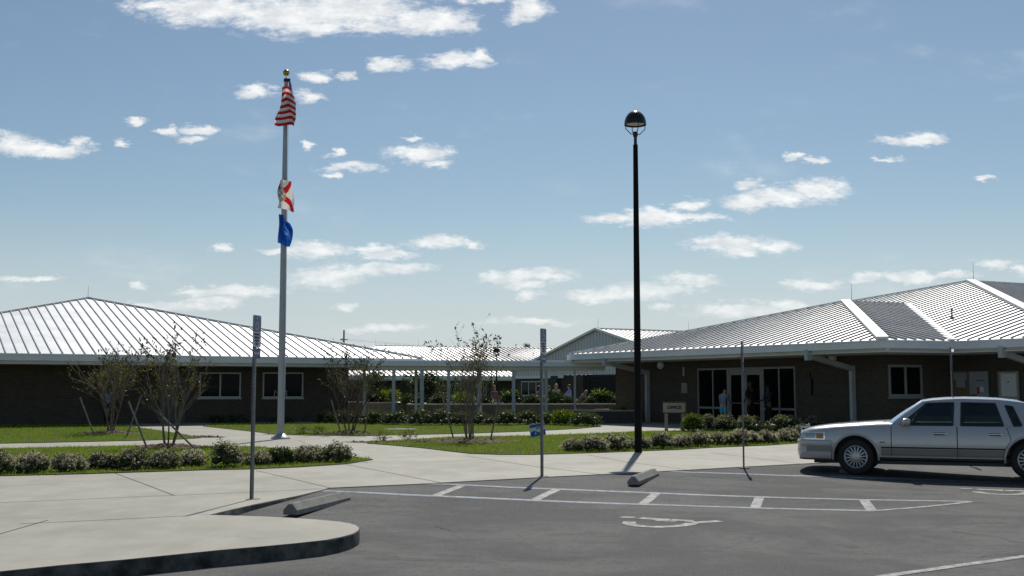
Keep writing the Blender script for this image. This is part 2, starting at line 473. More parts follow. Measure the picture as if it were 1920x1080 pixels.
class MB:
    def __init__(s):
        s.v, s.f, s.m = [], [], []

    def add(s, verts, faces, m=0):
        o = len(s.v)
        s.v += [tuple(x) for x in verts]
        s.f += [tuple(i + o for i in f) for f in faces]
        s.m += [m] * len(faces)
        return s

    def obox(s, c, a, b, d, m=0):
        c, a, b, d = Vector(c), Vector(a), Vector(b), Vector(d)
        vs = [c + a * i + b * j + d * k for k in (-1, 1) for j in (-1, 1) for i in (-1, 1)]
        return s.add(vs, [(0, 2, 3, 1), (4, 5, 7, 6), (0, 1, 5, 4), (2, 6, 7, 3), (0, 4, 6, 2), (1, 3, 7, 5)], m)

    def box(s, x0, x1, y0, y1, z0, z1, m=0):
        return s.obox(((x0 + x1) / 2, (y0 + y1) / 2, (z0 + z1) / 2), ((x1 - x0) / 2, 0, 0), (0, (y1 - y0) / 2, 0), (0, 0, (z1 - z0) / 2), m)

    def bar(s, p, q, w, h, up=(0, 0, 1), m=0, lift=0.0):
        p, q, up = Vector(p), Vector(q), Vector(up)
        d = (q - p)
        t = d.normalized()
        side = t.cross(up).normalized()
        u2 = side.cross(t).normalized()
        c = (p + q) / 2 + u2 * lift
        return s.obox(c, d / 2, side * (w / 2), u2 * (h / 2), m)

    def tube(s, pts, rad, n=8, m=0, cap=True):
        pts = [Vector(p) for p in pts]
        if not isinstance(rad, (list, tuple)):
            rad = [rad] * len(pts)
        ref = None
        rings = []
        for i, p in enumerate(pts):
            d = (pts[min(i + 1, len(pts) - 1)] - pts[max(i - 1, 0)]).normalized()
            if ref is None:
                ref = d.orthogonal().normalized()
            ref = (ref - d * ref.dot(d))
            ref = ref.normalized() if ref.length > 1e-6 else d.orthogonal().normalized()
            b = d.cross(ref)
            rings.append([p + (ref * math.cos(2 * math.pi * k / n) + b * math.sin(2 * math.pi * k / n)) * rad[i] for k in range(n)])
        vs = [x for r in rings for x in r]
        fs = []
        for i in range(len(pts) - 1):
            for k in range(n):
                fs.append((i * n + k, i * n + (k + 1) % n, (i + 1) * n + (k + 1) % n, (i + 1) * n + k))
        if cap:
            fs.append(tuple(range(n))[::-1])
            fs.append(tuple((len(pts) - 1) * n + k for k in range(n)))
        return s.add(vs, fs, m)

    def lathe(s, prof, n=24, c=(0, 0, 0), axis='z', m=0, cap=True):
        vs, fs = [], []
        for r, z in prof:
            for k in range(n):
                a = 2 * math.pi * k / n
                if axis == 'z':
                    vs.append((c[0] + r * math.cos(a), c[1] + r * math.sin(a), c[2] + z))
                else:
                    vs.append((c[0] + r * math.cos(a), c[1] + z, c[2] - r * math.sin(a)))
        for i in range(len(prof) - 1):
            for k in range(n):
                fs.append((i * n + k, i * n + (k + 1) % n, (i + 1) * n + (k + 1) % n, (i + 1) * n + k))
        if cap:
            fs.append(tuple(range(n))[::-1])
            fs.append(tuple((len(prof) - 1) * n + k for k in range(n)))
        return s.add(vs, fs, m)

    def prism(s, poly, z0, z1, m=0):
        n = len(poly)
        ar = sum(poly[i][0] * poly[(i + 1) % n][1] - poly[(i + 1) % n][0] * poly[i][1] for i in range(n))
        if ar < 0:
            poly = poly[::-1]
        vs = [(p[0], p[1], z0) for p in poly] + [(p[0], p[1], z1) for p in poly]
        fs = [tuple(range(n))[::-1], tuple(range(n, 2 * n))] + [(i, (i + 1) % n, (i + 1) % n + n, i + n) for i in range(n)]
        return s.add(vs, fs, m)

    def plate(s, poly3, off, m=0):
        """a flat polygon with thickness: poly3 in 3-D, off = offset vector to its other face"""
        n = len(poly3)
        off = Vector(off)
        a = [Vector(p) for p in poly3]
        nrm = Vector((0, 0, 0))
        for i in range(n):
            nrm += (a[i] - a[0]).cross(a[(i + 1) % n] - a[0])
        if nrm.dot(off) < 0:
            a = a[::-1]
        vs = a + [p + off for p in a]
        return s.add(vs, [tuple(range(n))[::-1], tuple(range(n, 2 * n))] + [(i, (i + 1) % n, (i + 1) % n + n, i + n) for i in range(n)], m)

    def grid(s, rows, m=0, close=False):
        nr, nc = len(rows), len(rows[0])
        vs = [p for r in rows for p in r]
        fs = []
        for i in range(nr - 1):
            for j in range(nc if close else nc - 1):
                fs.append((i * nc + j, i * nc + (j + 1) % nc, (i + 1) * nc + (j + 1) % nc, (i + 1) * nc + j))
        return s.add(vs, fs, m)

    def build(s, name, mats, parent=None, smooth=False, world=True, uv=False, sharp=35):
        off = Vector((0, 0, 0))
        q = parent
        while q is not None and world:
            off += q.location
            q = q.parent
        me = bpy.data.meshes.new(name)
        me.from_pydata([(a - off.x, b - off.y, c - off.z) for a, b, c in s.v], [], s.f)
        if not isinstance(mats, (list, tuple)):
            mats = [mats]
        for x in mats:
            me.materials.append(MATS[x])
        if len(mats) > 1:
            me.polygons.foreach_set('material_index', s.m)
        if smooth:
            me.polygons.foreach_set('use_smooth', [True] * len(s.f))
            me.set_sharp_from_angle(angle=R(sharp))
        if uv:
            ul = me.uv_layers.new(name='UVMap')
            for p in me.polygons:
                nn = p.normal
                if abs(nn.z) > 0.8:
                    tx = Vector((1, 0, 0)); ty = Vector((0, 1, 0))
                else:
                    tx = Vector((-nn.y, nn.x, 0)).normalized(); ty = Vector((0, 0, 1))
                for li in p.loop_indices:
                    co = me.vertices[me.loops[li].vertex_index].co
                    ul.data[li].uv = (co.dot(tx), co.dot(ty))
        me.update()
        o = bpy.data.objects.new(name, me)
        col.objects.link(o)
        if parent is not None:
            o.parent = parent
        return o


def npmesh(name, verts, faces, mat, parent=None, midx=None):
    """verts (N,3) array, faces (M,k) array"""
    me = bpy.data.meshes.new(name)
    nV, (nF, k) = len(verts), faces.shape
    me.vertices.add(nV)
    me.vertices.foreach_set('co', np.asarray(verts, dtype=np.float32).ravel())
    me.loops.add(nF * k)
    me.loops.foreach_set('vertex_index', faces.astype(np.int32).ravel())
    me.polygons.add(nF)
    me.polygons.foreach_set('loop_start', np.arange(0, nF * k, k, dtype=np.int32))
    for x in (mat if isinstance(mat, (list, tuple)) else [mat]):
        me.materials.append(MATS[x])
    if midx is not None:
        me.polygons.foreach_set('material_index', midx.astype(np.int32))
    me.update(calc_edges=True)
    o = bpy.data.objects.new(name, me)
    col.objects.link(o)
    if parent is not None:
        o.parent = parent
    return o


def empty(name, loc=(0, 0, 0), rz=0.0):
    o = bpy.data.objects.new(name, None)
    o.empty_display_size = 0.3
    o.location = loc
    o.rotation_euler = (0, 0, rz)
    col.objects.link(o)
    return o


def T(o, label, cat, group=None):
    o['label'] = label
    o['category'] = cat
    if group:
        o['group'] = group
    return o


def S(o):
    o['kind'] = 'structure'
    return o


def copy_tree(o, parent=None):
    c = o.copy()
    col.objects.link(c)
    c.parent = parent
    for ch in list(o.children):
        copy_tree(ch, c)
    return c


def text_mesh(name, body, size, mat, parent, M, ext=0.004, bold=False):
    cu = bpy.data.curves.new(name, 'FONT')
    cu.body = body
    cu.size = size
    cu.extrude = ext
    cu.offset = 0.006 * size / 0.1 if bold else 0
    cu.align_x = 'CENTER'
    cu.align_y = 'CENTER'
    o = bpy.data.objects.new(name, cu)
    col.objects.link(o)
    bpy.context.view_layer.update()
    me = bpy.data.meshes.new_from_object(o.evaluated_get(bpy.context.evaluated_depsgraph_get()))
    bpy.data.objects.remove(o)
    bpy.data.curves.remove(cu)
    me.transform(M)
    me.materials.clear()
    me.materials.append(MATS[mat])
    r = bpy.data.objects.new(name, me)
    col.objects.link(r)
    r.parent = parent
    return r


def frame(o, ux, uy, uz):
    m = Matrix((ux, uy, uz)).transposed().to_4x4()
    m.translation = Vector(o)
    return m

# ------------------------------------------------------------------ ground, parking lot, pavement, lawns
rng = np.random.default_rng(7)
random.seed(7)
RA, RB = G(617, 914.5), G(1567, 866)
rdir = (RB - RA).normalized()
rnrm = V(rdir.y, -rdir.x, 0)            # towards the camera side


def za(x, y):
    s = (x - RA.x) * rnrm.x + (y - RA.y) * rnrm.y
    t = min(max(s / 4.2, 0), 1)
    return -0.014 - 0.146 * t * t * (3 - 2 * t)


def GA(px, py):
    z = -0.08
    for _ in range(12):
        p = G(px, py, z)
        z = za(p.x, p.y)
    return V(p.x, p.y, z)


S(MB().add([(-900, -300, -0.32), (900, -300, -0.32), (900, 1500, -0.32), (-900, 1500, -0.32)], [(0, 1, 2, 3)]).build('ground', 'far_ground'))
rows = []
for i in range(0, 80):
    y = -32 + i * 0.85
    rows.append([(x, y, za(x, y)) for x in np.linspace(-60, 60, 130)])
S(MB().grid(rows).build('parking_lot', 'asphalt', smooth=True))

kerb_px = [(-420, 1120), (0, 1071), (112, 1059.5), (232, 1049), (412, 1031), (500, 1023.5), (562, 1017.5), (612, 1012), (640, 1006.5), (660, 1001), (671, 995), (673.5, 990),
           (667, 984.5), (655, 981), (637, 978), (600, 974.5), (540, 970.5), (487, 968), (392, 965.3), (424, 957.5), (472, 946.5), (555, 930), (600, 919.5), (617, 914.5),
           (800, 906.2), (1040, 893.2), (1130, 889), (1269, 882), (1394, 875), (1480, 870.5), (1567, 866), (1750, 856.5), (1920, 848), (2300, 829)]
kerb = [G(*p) for p in kerb_px]
# round the nose a little more finely
plaza = [(p.x, p.y) for p in kerb] + [(60, 70), (-60, 70), (-60, kerb[0].y + 1.0)]
S(MB().prism(plaza, -0.3, 0.0).build('pavement', 'concrete'))
kp = [q for q in kerb[:24]]
kb = MB()
rows = []
for i, q in enumerate(kp):
    t_ = (kp[min(i + 1, len(kp) - 1)] - kp[max(i - 1, 0)]).normalized()
    o_ = V(t_.y, -t_.x, 0)
    zl = min(za(q.x, q.y) - .03, -.02)
    rows.append([(q + o_ * d_ + Z_ * 1).to_tuple() for d_, Z_ in ((-.004, V(0, 0, -.001)), (.006, V(0, 0, -.012)), (.012, V(0, 0, zl)))])
kb.grid(rows)
S(kb.build('kerb', 'kerb_face_shaded', smooth=True))
back_lawn = [(-120, 70.02), (120, 70.02), (200, 420), (-200, 420)]
S(MB().prism(back_lawn, -0.3, -0.01).build('courtyard_ground', 'turf_soil'))

# control joints scored in the concrete (thin strips)
J = [[(-60, 945), (0, 942.5), (240, 932), (475, 922.5), (605, 916)], [(215, 887), (270, 907), (327, 929)], [(480, 882), (545, 897), (617, 914)],
     [(650, 871), (740, 888), (827, 905)], [(37, 982), (190, 975), (349, 967)], [(1103, 853), (1175, 866), (1287, 880)], [(780, 867.5), (930, 860)],
     [(560, 826), (612, 846), (690, 868)], [(-40, 1012), (90, 975)], [(420, 828), (640, 834)], [(880, 856), (1000, 874), (1125, 889)], [(1330, 848), (1440, 862), (1500, 869)]]
for ln in J:
    b = MB()
    pts = [G(*p, 0.003) for p in ln]
    for p, q in zip(pts[:-1], pts[1:]):
        d = (q - p).normalized()
        s_ = V(-d.y, d.x, 0) * 0.011
        b.add([p - s_, q - s_, q + s_, p + s_], [(0, 1, 2, 3)])
    S(b.build('control_joint', 'joint'))


def inpoly(P, poly):
    x, y = P[:, 0], P[:, 1]
    ins = np.zeros(len(P), bool)
    n = len(poly)
    for i in range(n):
        x0, y0 = poly[i]; x1, y1 = poly[(i + 1) % n]
        c = ((y0 > y) != (y1 > y))
        with np.errstate(divide='ignore', invalid='ignore'):
            xi = (x1 - x0) * (y - y0) / (y1 - y0) + x0
        ins ^= c & (x < xi)
    return ins


def edge_dist(P, poly):
    d = np.full(len(P), 1e9)
    for i in range(len(poly)):
        a = np.array(poly[i]); b = np.array(poly[(i + 1) % len(poly)])
        ab = b - a
        t = np.clip(((P - a) @ ab) / max(ab @ ab, 1e-9), 0, 1)
        d = np.minimum(d, np.hypot(*(P - (a + t[:, None] * ab)).T))
    return d


def lawn(px, density, h=0.055, holes=()):
    poly = [tuple(G(*p).xy) for p in px]
    S(MB().prism(poly, -0.02, 0.018).build('lawn', 'turf_soil'))
    A = np.array(poly)
    lo, hi = A.min(0), A.max(0)
    n = int((hi - lo).prod() * density)
    P = rng.uniform(lo, hi, (n, 2))
    P = P[inpoly(P, poly)]
    for (hx, hy, hr, asp) in holes:
        dd = np.hypot((P[:, 0] - hx) / asp, P[:, 1] - hy)
        P = P[dd > hr * (0.8 + 0.35 * rng.random(len(P)))]
    n = len(P)
    ang = rng.uniform(0, 2 * np.pi, n)
    hh = h * rng.uniform(0.45, 1.35, n)
    ed = edge_dist(P, poly)
    hh = hh * np.where(ed < 0.12, rng.uniform(0.8, 1.5, n), 1)
    w = rng.uniform(0.006, 0.012, n)
    lean = rng.uniform(0, 0.7, n)
    la = rng.uniform(0, 2 * np.pi, n)
    dx, dy = np.cos(ang) * w, np.sin(ang) * w
    z0 = np.full(n, 0.012)
    v = np.empty((n, 3, 3))
    v[:, 0] = np.stack([P[:, 0] - dx, P[:, 1] - dy, z0], 1)
    v[:, 1] = np.stack([P[:, 0] + dx, P[:, 1] + dy, z0], 1)
    v[:, 2] = np.stack([P[:, 0] + np.cos(la) * lean * hh, P[:, 1] + np.sin(la) * lean * hh, z0 + hh], 1)
    o = npmesh('grass', v.reshape(-1, 3), np.arange(3 * n).reshape(-1, 3), 'grass_blades')
    o['kind'] = 'stuff'
    return poly


TREES = [(207, 813), (316, 840), (656, 813), (881, 829)]
tp = [G(*p) for p in TREES]
mulch_r = [(0.95, 1.25), (0.85, 1.1), (0.75, 1.1), (1.15, 1.35)]
holes = [(p.x, p.y, r * 0.92, a) for p, (r, a) in zip(tp, mulch_r)]
lawn([(-330, 838), (0, 832), (172, 828.5), (260, 826.5), (340, 824), (376, 821.8), (340, 814), (290, 806.5), (225, 798), (150, 796.5), (0, 797), (-330, 800)], 150, holes=holes)
lawn([(-330, 849), (0, 842), (172, 838), (270, 836.5), (400, 837.5), (475, 838), (560, 846), (640, 854.5), (699, 862.5), (650, 870.5), (560, 876.5), (475, 880), (380, 882), (150, 889.5), (0, 893), (-330, 905)], 260, holes=holes)
lawn([(380, 799.5), (450, 807), (520, 814.8), (555, 816.3), (680, 817.6), (860, 813.8), (1000, 808.8), (1080, 804.5), (1127, 800), (1122, 792), (1050, 790.5), (780, 790.5), (600, 793.5), (500, 795), (400, 796)], 130, holes=holes)
lawn([(688, 832), (726, 828), (763, 825), (847, 820), (1000, 817.4), (1100, 814), (1200, 809.5), (1276, 808.3), (1330, 808), (1420, 806), (1530, 800), (1590, 797), (1590, 822), (1530, 829), (1440, 835.5), (1330, 840), (1276, 843.5), (1185, 847), (1110, 849.8), (1050, 851.5), (1000, 853), (940, 853), (880, 851), (787, 840), (730, 835)], 230, holes=holes)


# mulch beds
def mulch(name, c, rx, ry, h, seed, n=260):
    r = np.random.default_rng(seed)
    b = MB()
    rows = []
    for i in range(7):
        f = i / 6
        rows.append([(c[0] + rx * (1 - f) * (1 + 0.13 * math.sin(3 * a + seed) + .08 * math.sin(5 * a)) * math.cos(a), c[1] + ry * (1 - f) * (1 + 0.13 * math.sin(3 * a + seed) + .08 * math.sin(7 * a)) * math.sin(a),
                      0.012 + h * (1 - (1 - f) ** 2) + (r.normal(0, 0.01) if f > 0 else 0)) for a in np.linspace(0, 2 * math.pi, 28, endpoint=False)])
    b.grid(rows, close=True)
    for _ in range(n):
        a, f = r.uniform(0, 6.28), math.sqrt(r.random()) * 1.08
        x, y = c[0] + rx * f * math.cos(a), c[1] + ry * f * math.sin(a)
        z = 0.03 + h * max(0, 1 - f * f)
        q = r.uniform(0, 6.28)
        L = r.uniform(0.02, 0.06)
        d = V(math.cos(q), math.sin(q), r.uniform(-.4, .4)) * L
        s_ = V(-math.sin(q), math.cos(q), r.uniform(-.4, .4)) * L * .4
        p = V(x, y, z)
        b.add([p - d - s_, p + d - s_, p + d + s_, p - d + s_], [(0, 1, 2, 3)])
    return S(b.build(name, 'mulch'))


for i, (p, (r_, a_)) in enumerate(zip(tp, mulch_r)):
    mulch('mulch_bed', p, r_ * a_, r_, 0.09, i + 3)
mulch('mulch_bed', G(748, 829.5), 1.5, 0.5, 0.02, 12, 160)
mulch('mulch_bed', G(376, 820), 0.8, 0.35, 0.03, 15, 60)
mulch('mulch_bed', G(620, 814.5), 2.2, 0.4, 0.015, 17, 120)


# painted markings on the asphalt (draped on it, 4 mm above)
def strip(b, px, w, step=0.5):
    P = [GA(*p) for p in px]
    dense = []
    for p, q in zip(P[:-1], P[1:]):
        n = max(1, int((q - p).length / step))
        dense += [p.lerp(q, i / n) for i in range(n)]
    dense.append(P[-1])
    L, Rr = [], []
    for i, p in enumerate(dense):
        d = dense[min(i + 1, len(dense) - 1)] - dense[max(i - 1, 0)]
        s_ = V(-d.y, d.x, 0).normalized() * (w / 2)
        for lst, q in ((L, p + s_), (Rr, p - s_)):
            lst.append((q.x, q.y, za(q.x, q.y) + 0.005))
    return b.grid([L, Rr])


def marking(px, w, name='parking_line'):
    return S(strip(MB(), px, w).build(name, 'road_paint'))


def edged(px, w):
    b = strip(MB(), px, w + .09)
    b.v = [(x, y, z - .002) for x, y, z in b.v]
    S(b.build('blue_edge_line', 'road_blue'))
    return marking(px, w)


edged([(1222, 882.5), (1300, 886), (1480, 892), (1700, 898), (1960, 905.5)], 0.11)
edged([(801, 907.2), (960, 914.3), (1237, 925), (1420, 931.8), (1615, 937.2), (1822, 940.6)], 0.11)
edged([(606, 920.5), (760, 928), (960, 936.5), (1237, 946.8), (1420, 953), (1640, 958.2)], 0.11)
marking([(1640, 958.2), (1740, 950), (1822, 941.2)], 0.10)
for a, b_ in (((866, 911.2), (818, 929.5)), ((1043, 918.6), (1004, 937)), ((1230, 925.8), (1206, 945)), ((1424, 932.8), (1416, 952.2)), ((1620, 938), (1634, 957))):
    marking([a, b_], 0.155)
marking([(1650, 1082), (1790, 1062), (2000, 1033)], 0.12)
marking([(-40, 1190), (600, 1150)], 0.12)


def wheelchair(px, py, s):
    """access symbol painted on the asphalt; its head points along the stall towards the pavement"""
    c = GA(px, py)
    up = V(-0.925, 0.38, 0)
    rt = V(0.38, 0.925, 0)
    b = MB()

    def pt(x, y):
        q = c + rt * x * s + up * y * s
        return V(q.x, q.y, za(q.x, q.y) + 0.005)

    def poly(L):
        b.add([pt(*p) for p in L], [tuple(range(len(L)))])

    def line(L, w):
        L = [V(*p, 0) for p in L]
        a, d = [], []
        for i, p in enumerate(L):
            t = (L[min(i + 1, len(L) - 1)] - L[max(i - 1, 0)]).normalized()
            n_ = V(-t.y, t.x, 0) * w / 2
            a.append(pt(*(p + n_).xy)); d.append(pt(*(p - n_).xy))
        b.grid([a, d])
    poly([(.36 + .10 * math.cos(t), .60 + .11 * math.sin(t)) for t in np.linspace(0, 6.28, 16, endpoint=False)])
    line([(.33, .42), (.29, .24), (.27, -.04)], .20)
    line([(.27, -.02), (.27, -.28), (.08, -.44), (.40, -.69)], .19)
    line([(.10, .14), (.11, -.16)], .08)
    line([(-.14, .43), (-.38, .37), (-.54, .24), (-.61, .06), (-.57, -.13), (-.42, -.29), (-.22, -.39), (-.02, -.40)], .18)
    return S(b.build('wheelchair_marking', 'road_paint'))


wheelchair(1243, 979, 0.98)
wheelchair(1880, 922, 0.98)

# ------------------------------------------------------------------ buildings
Z = V(0, 0, 1)


def roof_plane(mb, pts, e0, e1, spacing=0.46, rib=(0.04, 0.07), start=0.2, inset=0.0):
    e0, e1 = Vector(e0), Vector(e1)
    pts = [Vector(p) for p in pts]
    s = (e1 - e0).normalized()
    nrm = V(0, 0, 0)
    for i in range(len(pts)):
        nrm += (pts[i] - pts[0]).cross(pts[(i + 1) % len(pts)] - pts[0])
    nrm.normalize()
    if nrm.z < 0:
        nrm = -nrm
    t = nrm.cross(s)
    mb.plate(pts, -nrm * 0.05)
    loc = [((p - e0).dot(s), (p - e0).dot(t)) for p in pts]
    k = min(l[0] for l in loc) + start
    mx = max(l[0] for l in loc)
    while k < mx:
        xs = []
        for i in range(len(loc)):
            (a, c), (b, d) = loc[i], loc[(i + 1) % len(loc)]
            if (a > k) != (b > k):
                xs.append(c + (d - c) * (k - a) / (b - a))
        xs.sort()
        for lo, hi in zip(xs[0::2], xs[1::2]):
            if hi - lo > 0.15:
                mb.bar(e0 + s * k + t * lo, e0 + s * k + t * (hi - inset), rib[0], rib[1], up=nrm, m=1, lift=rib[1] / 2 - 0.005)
        k += spacing


def eave(fa, so, p, q, out, h=0.25):
    """gutter and fascia board below a roof edge; beam behind it"""
    p, q, out = Vector(p), Vector(q), Vector(out).normalized()
    fa.bar(p + out * 0.02 - Z * (h / 2 + 0.03), q + out * 0.02 - Z * (h / 2 + 0.03), 0.14, h)
    fa.bar(p + out * 0.105 - Z * 0.055, q + out * 0.105 - Z * 0.055, 0.03, 0.045)
    so.bar(p - out * 0.16 - Z * (h + 0.095), q - out * 0.16 - Z * (h + 0.095), 0.16, 0.13)


def win(parent, o, u, n, x0, x1, z0, z1, mullions=(0.5,), fr='white_frame', w=0.07):
    """window standing in the outer face of a wall; o = wall start, u = along, n = outward"""
    f = MB()
    o, u, n = Vector(o), Vector(u), Vector(n)

    def b(xa, xb, za_, zb, d0, d1, mb):
        c = o + u * ((xa + xb) / 2) + n * ((d0 + d1) / 2) + Z * ((za_ + zb) / 2)
        mb.obox(c, u * ((xb - xa) / 2), n * ((d1 - d0) / 2), Z * ((zb - za_) / 2))
    b(x0, x1, z1 - w, z1, -0.03, 0.05, f); b(x0, x1, z0, z0 + w, -0.03, 0.05, f)
    b(x0, x0 + w, z0 + w, z1 - w, -0.03, 0.048, f); b(x1 - w, x1, z0 + w, z1 - w, -0.03, 0.048, f)
    cuts = [x0 + w] + [x0 + (x1 - x0) * m for m in mullions] + [x1 - w]
    for m in mullions:
        b(x0 + (x1 - x0) * m - w * .55, x0 + (x1 - x0) * m + w * .55, z0 + w, z1 - w, -0.03, 0.046, f)
    F = f.build('window', fr, parent)
    s_ = MB()
    b(x0 - 0.04, x1 + 0.04, z0 - 0.07, z0 - 0.003, -0.02, 0.08, s_)
    s_.build('sill', fr, F)
    for a, c in zip(cuts[:-1], cuts[1:]):
        p = MB()
        b(a - 0.01, c + 0.01, z0 + w - 0.01, z1 - w + 0.01, 0.004, 0.018, p)
        p.build('pane', 'dark_glass', F)
    return F


def wallrun(mb, a, b, z0, z1, t=0.3, flip=1):
    a, b = Vector(a), Vector(b)
    d = (b - a).normalized()
    n = V(-d.y, d.x, 0) * flip       # inward
    c = (a + b) / 2 + n * (t / 2)
    c.z = (z0 + z1) / 2
    return mb.obox(c, (b - a) / 2, n * (t / 2), Z * ((z1 - z0) / 2))


def rod(parent, p, h=0.65):
    MB().tube([p - Z * 0.1, p + Z * h], [0.014, 0.006], 5).build('lightning_rod', 'galvanised', parent)


# ---- left building
ZL = 3.15
A_, B_ = G(0, 661.6, ZL), G(793, 672.6, ZL)
uL = (B_ - A_).normalized()
nL = V(-uL.y, uL.x, 0)
C_ = B_ - uL * 27.5
apex = AT(165, 559, ((B_ + C_) / 2 + nL * 13.75).y)
B2, C2 = B_ + nL * 27.5, C_ + nL * 27.5
lb = empty('school_building', (A_.x, A_.y, 0))
T(lb, 'low brick building with bright white hipped metal roof behind the flagpole', 'building')
rf = MB()
roof_plane(rf, [C_, B_, apex], C_, B_, 0.46, (0.040, 0.060))
roof_plane(rf, [B_, B2, apex], B_, B2, 0.46)
roof_plane(rf, [C2, C_, apex], C2, C_, 0.46)
roof_plane(rf, [B2, C2, apex], B2, C2, 0.46)
rfo = rf.build('roof', ['roof_metal', 'roof_seam_shaded'], lb)
hc = MB()
for e in (B_, C_, B2, C2):
    hc.bar(e, apex, 0.22, 0.07, lift=0.05)
hc.build('ridge_cap', 'roof_cap', rfo)
fa, so = MB(), MB()
eave(fa, so, C_, B_ + uL * 0.09, -nL, 0.28); eave(fa, so, B_, B2, uL, 0.28); eave(fa, so, C_, C2, -uL, 0.28)
fa.build('fascia', 'fascia', lb)
so.plate([C_ - Z * .46 + nL * .02, B_ - Z * .46 + nL * .02, B2 - Z * .46 - nL * .02, C2 - Z * .46 - nL * .02], Z * 0.04)
so.build('soffit', 'soffit', lb)
WL0 = A_ + nL * 2.6
w0, w1 = WL0 - uL * 6.3, WL0 + uL * 16.7
w0.z = w1.z = 0
w2, w3 = w1 + nL * 22, w0 + nL * 22
wm = MB()
wallrun(wm, w0, w1, -0.1, 2.70); wallrun(wm, w1 + nL * .3, w2, -0.1, 2.70); wallrun(wm, w3, w0 + nL * .3, -0.1, 2.70); wallrun(wm, w2 - uL * .3, w3 + uL * .3, -0.1, 2.70)
wm.build('wall', 'brick', lb, uv=True)
o0 = V(WL0.x, WL0.y, 0)


def alongL(px):
    # distance along the left wall where a photo column meets it
    d = DIR(px, 735)
    k = d.x / d.y
    return (k * o0.y - o0.x) / (uL.x - k * uL.y)


def zat(px, py, o, u, s):
    p = o + u * s
    return AT(px, py, p.y).z


for pa, pb in ((373, 451), (492, 568)):
    sa, sb = alongL(pa), alongL(pb)
    win(lb, o0, uL, -nL, sa, sb, zat(pa, 746, o0, uL, sa), zat(pa, 698, o0, uL, sa), (0.5,) if pa < 400 else (0.52,))
sa, sb = alongL(300), alongL(348)
dm = MB()
dm.obox(o0 + uL * ((sa + sb) / 2) - nL * 0.03 + Z * 1.08, uL * ((sb - sa) / 2), nL * 0.03, Z * 1.08)
dr = dm.build('door', 'door_green', lb)
ob = MB(); ob.obox(o0 + uL * (sb - 0.28) - nL * 0.065 + Z * 1.45, uL * 0.08, nL * 0.006, Z * 0.5); ob.build('window', 'dark_glass', dr)
ob = MB(); ob.bar(o0 + uL * (sa + .12) - nL * 0.10 + Z * 1.0, o0 + uL * (sa + .26) - nL * 0.10 + Z * 1.0, 0.03, 0.03); ob.build('handle', 'galvanised', dr)
rod(lb, apex + Z * 0.06)

# ---- right building
ZR = 3.35
P0, P1, P2, P3 = G(1068, 664, ZR), G(1655, 636.5, ZR), G(1785, 639, ZR), G(1920, 637, ZR)
u1 = (P1 - P0).normalized(); n1 = V(-u1.y, u1.x, 0)
u2 = (P2 - P1).normalized(); n2 = V(-u2.y, u2.x, 0)
u3, n3 = u1, n1
R1 = AT(1585, 565.5, 52.9)
d2 = (R1 - P1).dot(n2)
sl2 = (R1.z - ZR) / d2


def on_plane(px, py, p0, nn, slope):
    """point of a sloping roof plane (rise = slope * distance from eave) seen at a photo position"""
    d = DIR(px, py)
    # CAM_H + d.z t = p0.z + slope*((d.xy t - p0).nn)
    a = d.z - slope * (d.x * nn.x + d.y * nn.y)
    c = p0.z - slope * (p0.x * nn.x + p0.y * nn.y) - CAM_H
    t = c / a
    return V(d.x * t, d.y * t, CAM_H + d.z * t)


Vv = on_plane(1700, 570, P1, n2, sl2)
sl3 = (Vv.z - ZR) / (Vv - P2).dot(n3)
R2 = on_plane(1820, 527.5, P2, n3, sl3)
H2 = on_plane(1575, 570, P2, n3, sl3)
Rr = on_plane(1920, 578, P2, n3, sl3)
k = (ZR - R2.z) / (Rr.z - R2.z)
P3c = R2 + (Rr - R2) * k
R3 = AT(1920, 533, R2.y + 2.2)
u4 = V(R3.x - R2.x, R3.y - R2.y, 0).normalized()
P4 = P3c + u4 * 16
R4 = R2 + (R3 - R2).normalized() * 12
rb = empty('office_building', (P1.x, P1.y, 0))
T(rb, 'brick office building with grey hipped metal roofs and glass entrance doors', 'building')
rf = MB()
roof_plane(rf, [P0, P1, R1], P0, P1, 0.44, (0.042, 0.062), inset=0.1)
roof_plane(rf, [P1, P2, Vv, R1], P1, P2, 0.42, (0.042, 0.080), inset=0.05)
roof_plane(rf, [P2, P3c, R2, H2, Vv], P2, P3c, 0.44, (0.042, 0.062), inset=0.1)
roof_plane(rf, [P3c, P4, R4, R2], P3c, P4, 0.42)
back = V(P0.x, P0.y, ZR) + n1 * 20
bk = -u1 * 13 - Z * 3.4
for tri in ([P0, R1, back], [R1, H2 + bk, back], [R1, Vv, H2], [R1, H2, H2 + bk], [H2, R2, R2 + bk], [H2, R2 + bk, H2 + bk], [R2, R4, R4 + bk], [R2, R4 + bk, R2 + bk]):
    rf.plate(tri, V(0, 0, -0.05))
rfo = rf.build('roof', ['roof_metal', 'roof_seam_shaded'], rb)
hc = MB()
hc.bar(P1 + (R1 - P1) * 0.004, R1, 0.42, 0.10, lift=0.05)
hc.bar(P3c, R2, 0.42, 0.10, lift=0.05)
hc.bar(P0, R1, 0.20, 0.07, lift=0.04)
hc.bar(H2, R2, 0.20, 0.07, lift=0.05)
hc.bar(R1, Vv, 0.16, 0.05, lift=0.03)
hc.bar(P2, Vv, 0.30, 0.05, lift=0.04)
hc.bar(R2, R4, 0.16, 0.05, lift=0.03)
hc.build('ridge_cap', 'roof_cap', rfo)
vp = on_plane(1785, 598, P2, n3, sl3)
MB().lathe([(0.10, -0.1), (0.09, 0.05), (0.035, 0.10), (0.035, 0.36), (0.05, 0.37), (0.05, 0.42)], 10, vp).build('vent_pipe', 'galvanised', rfo)
fa, so = MB(), MB()
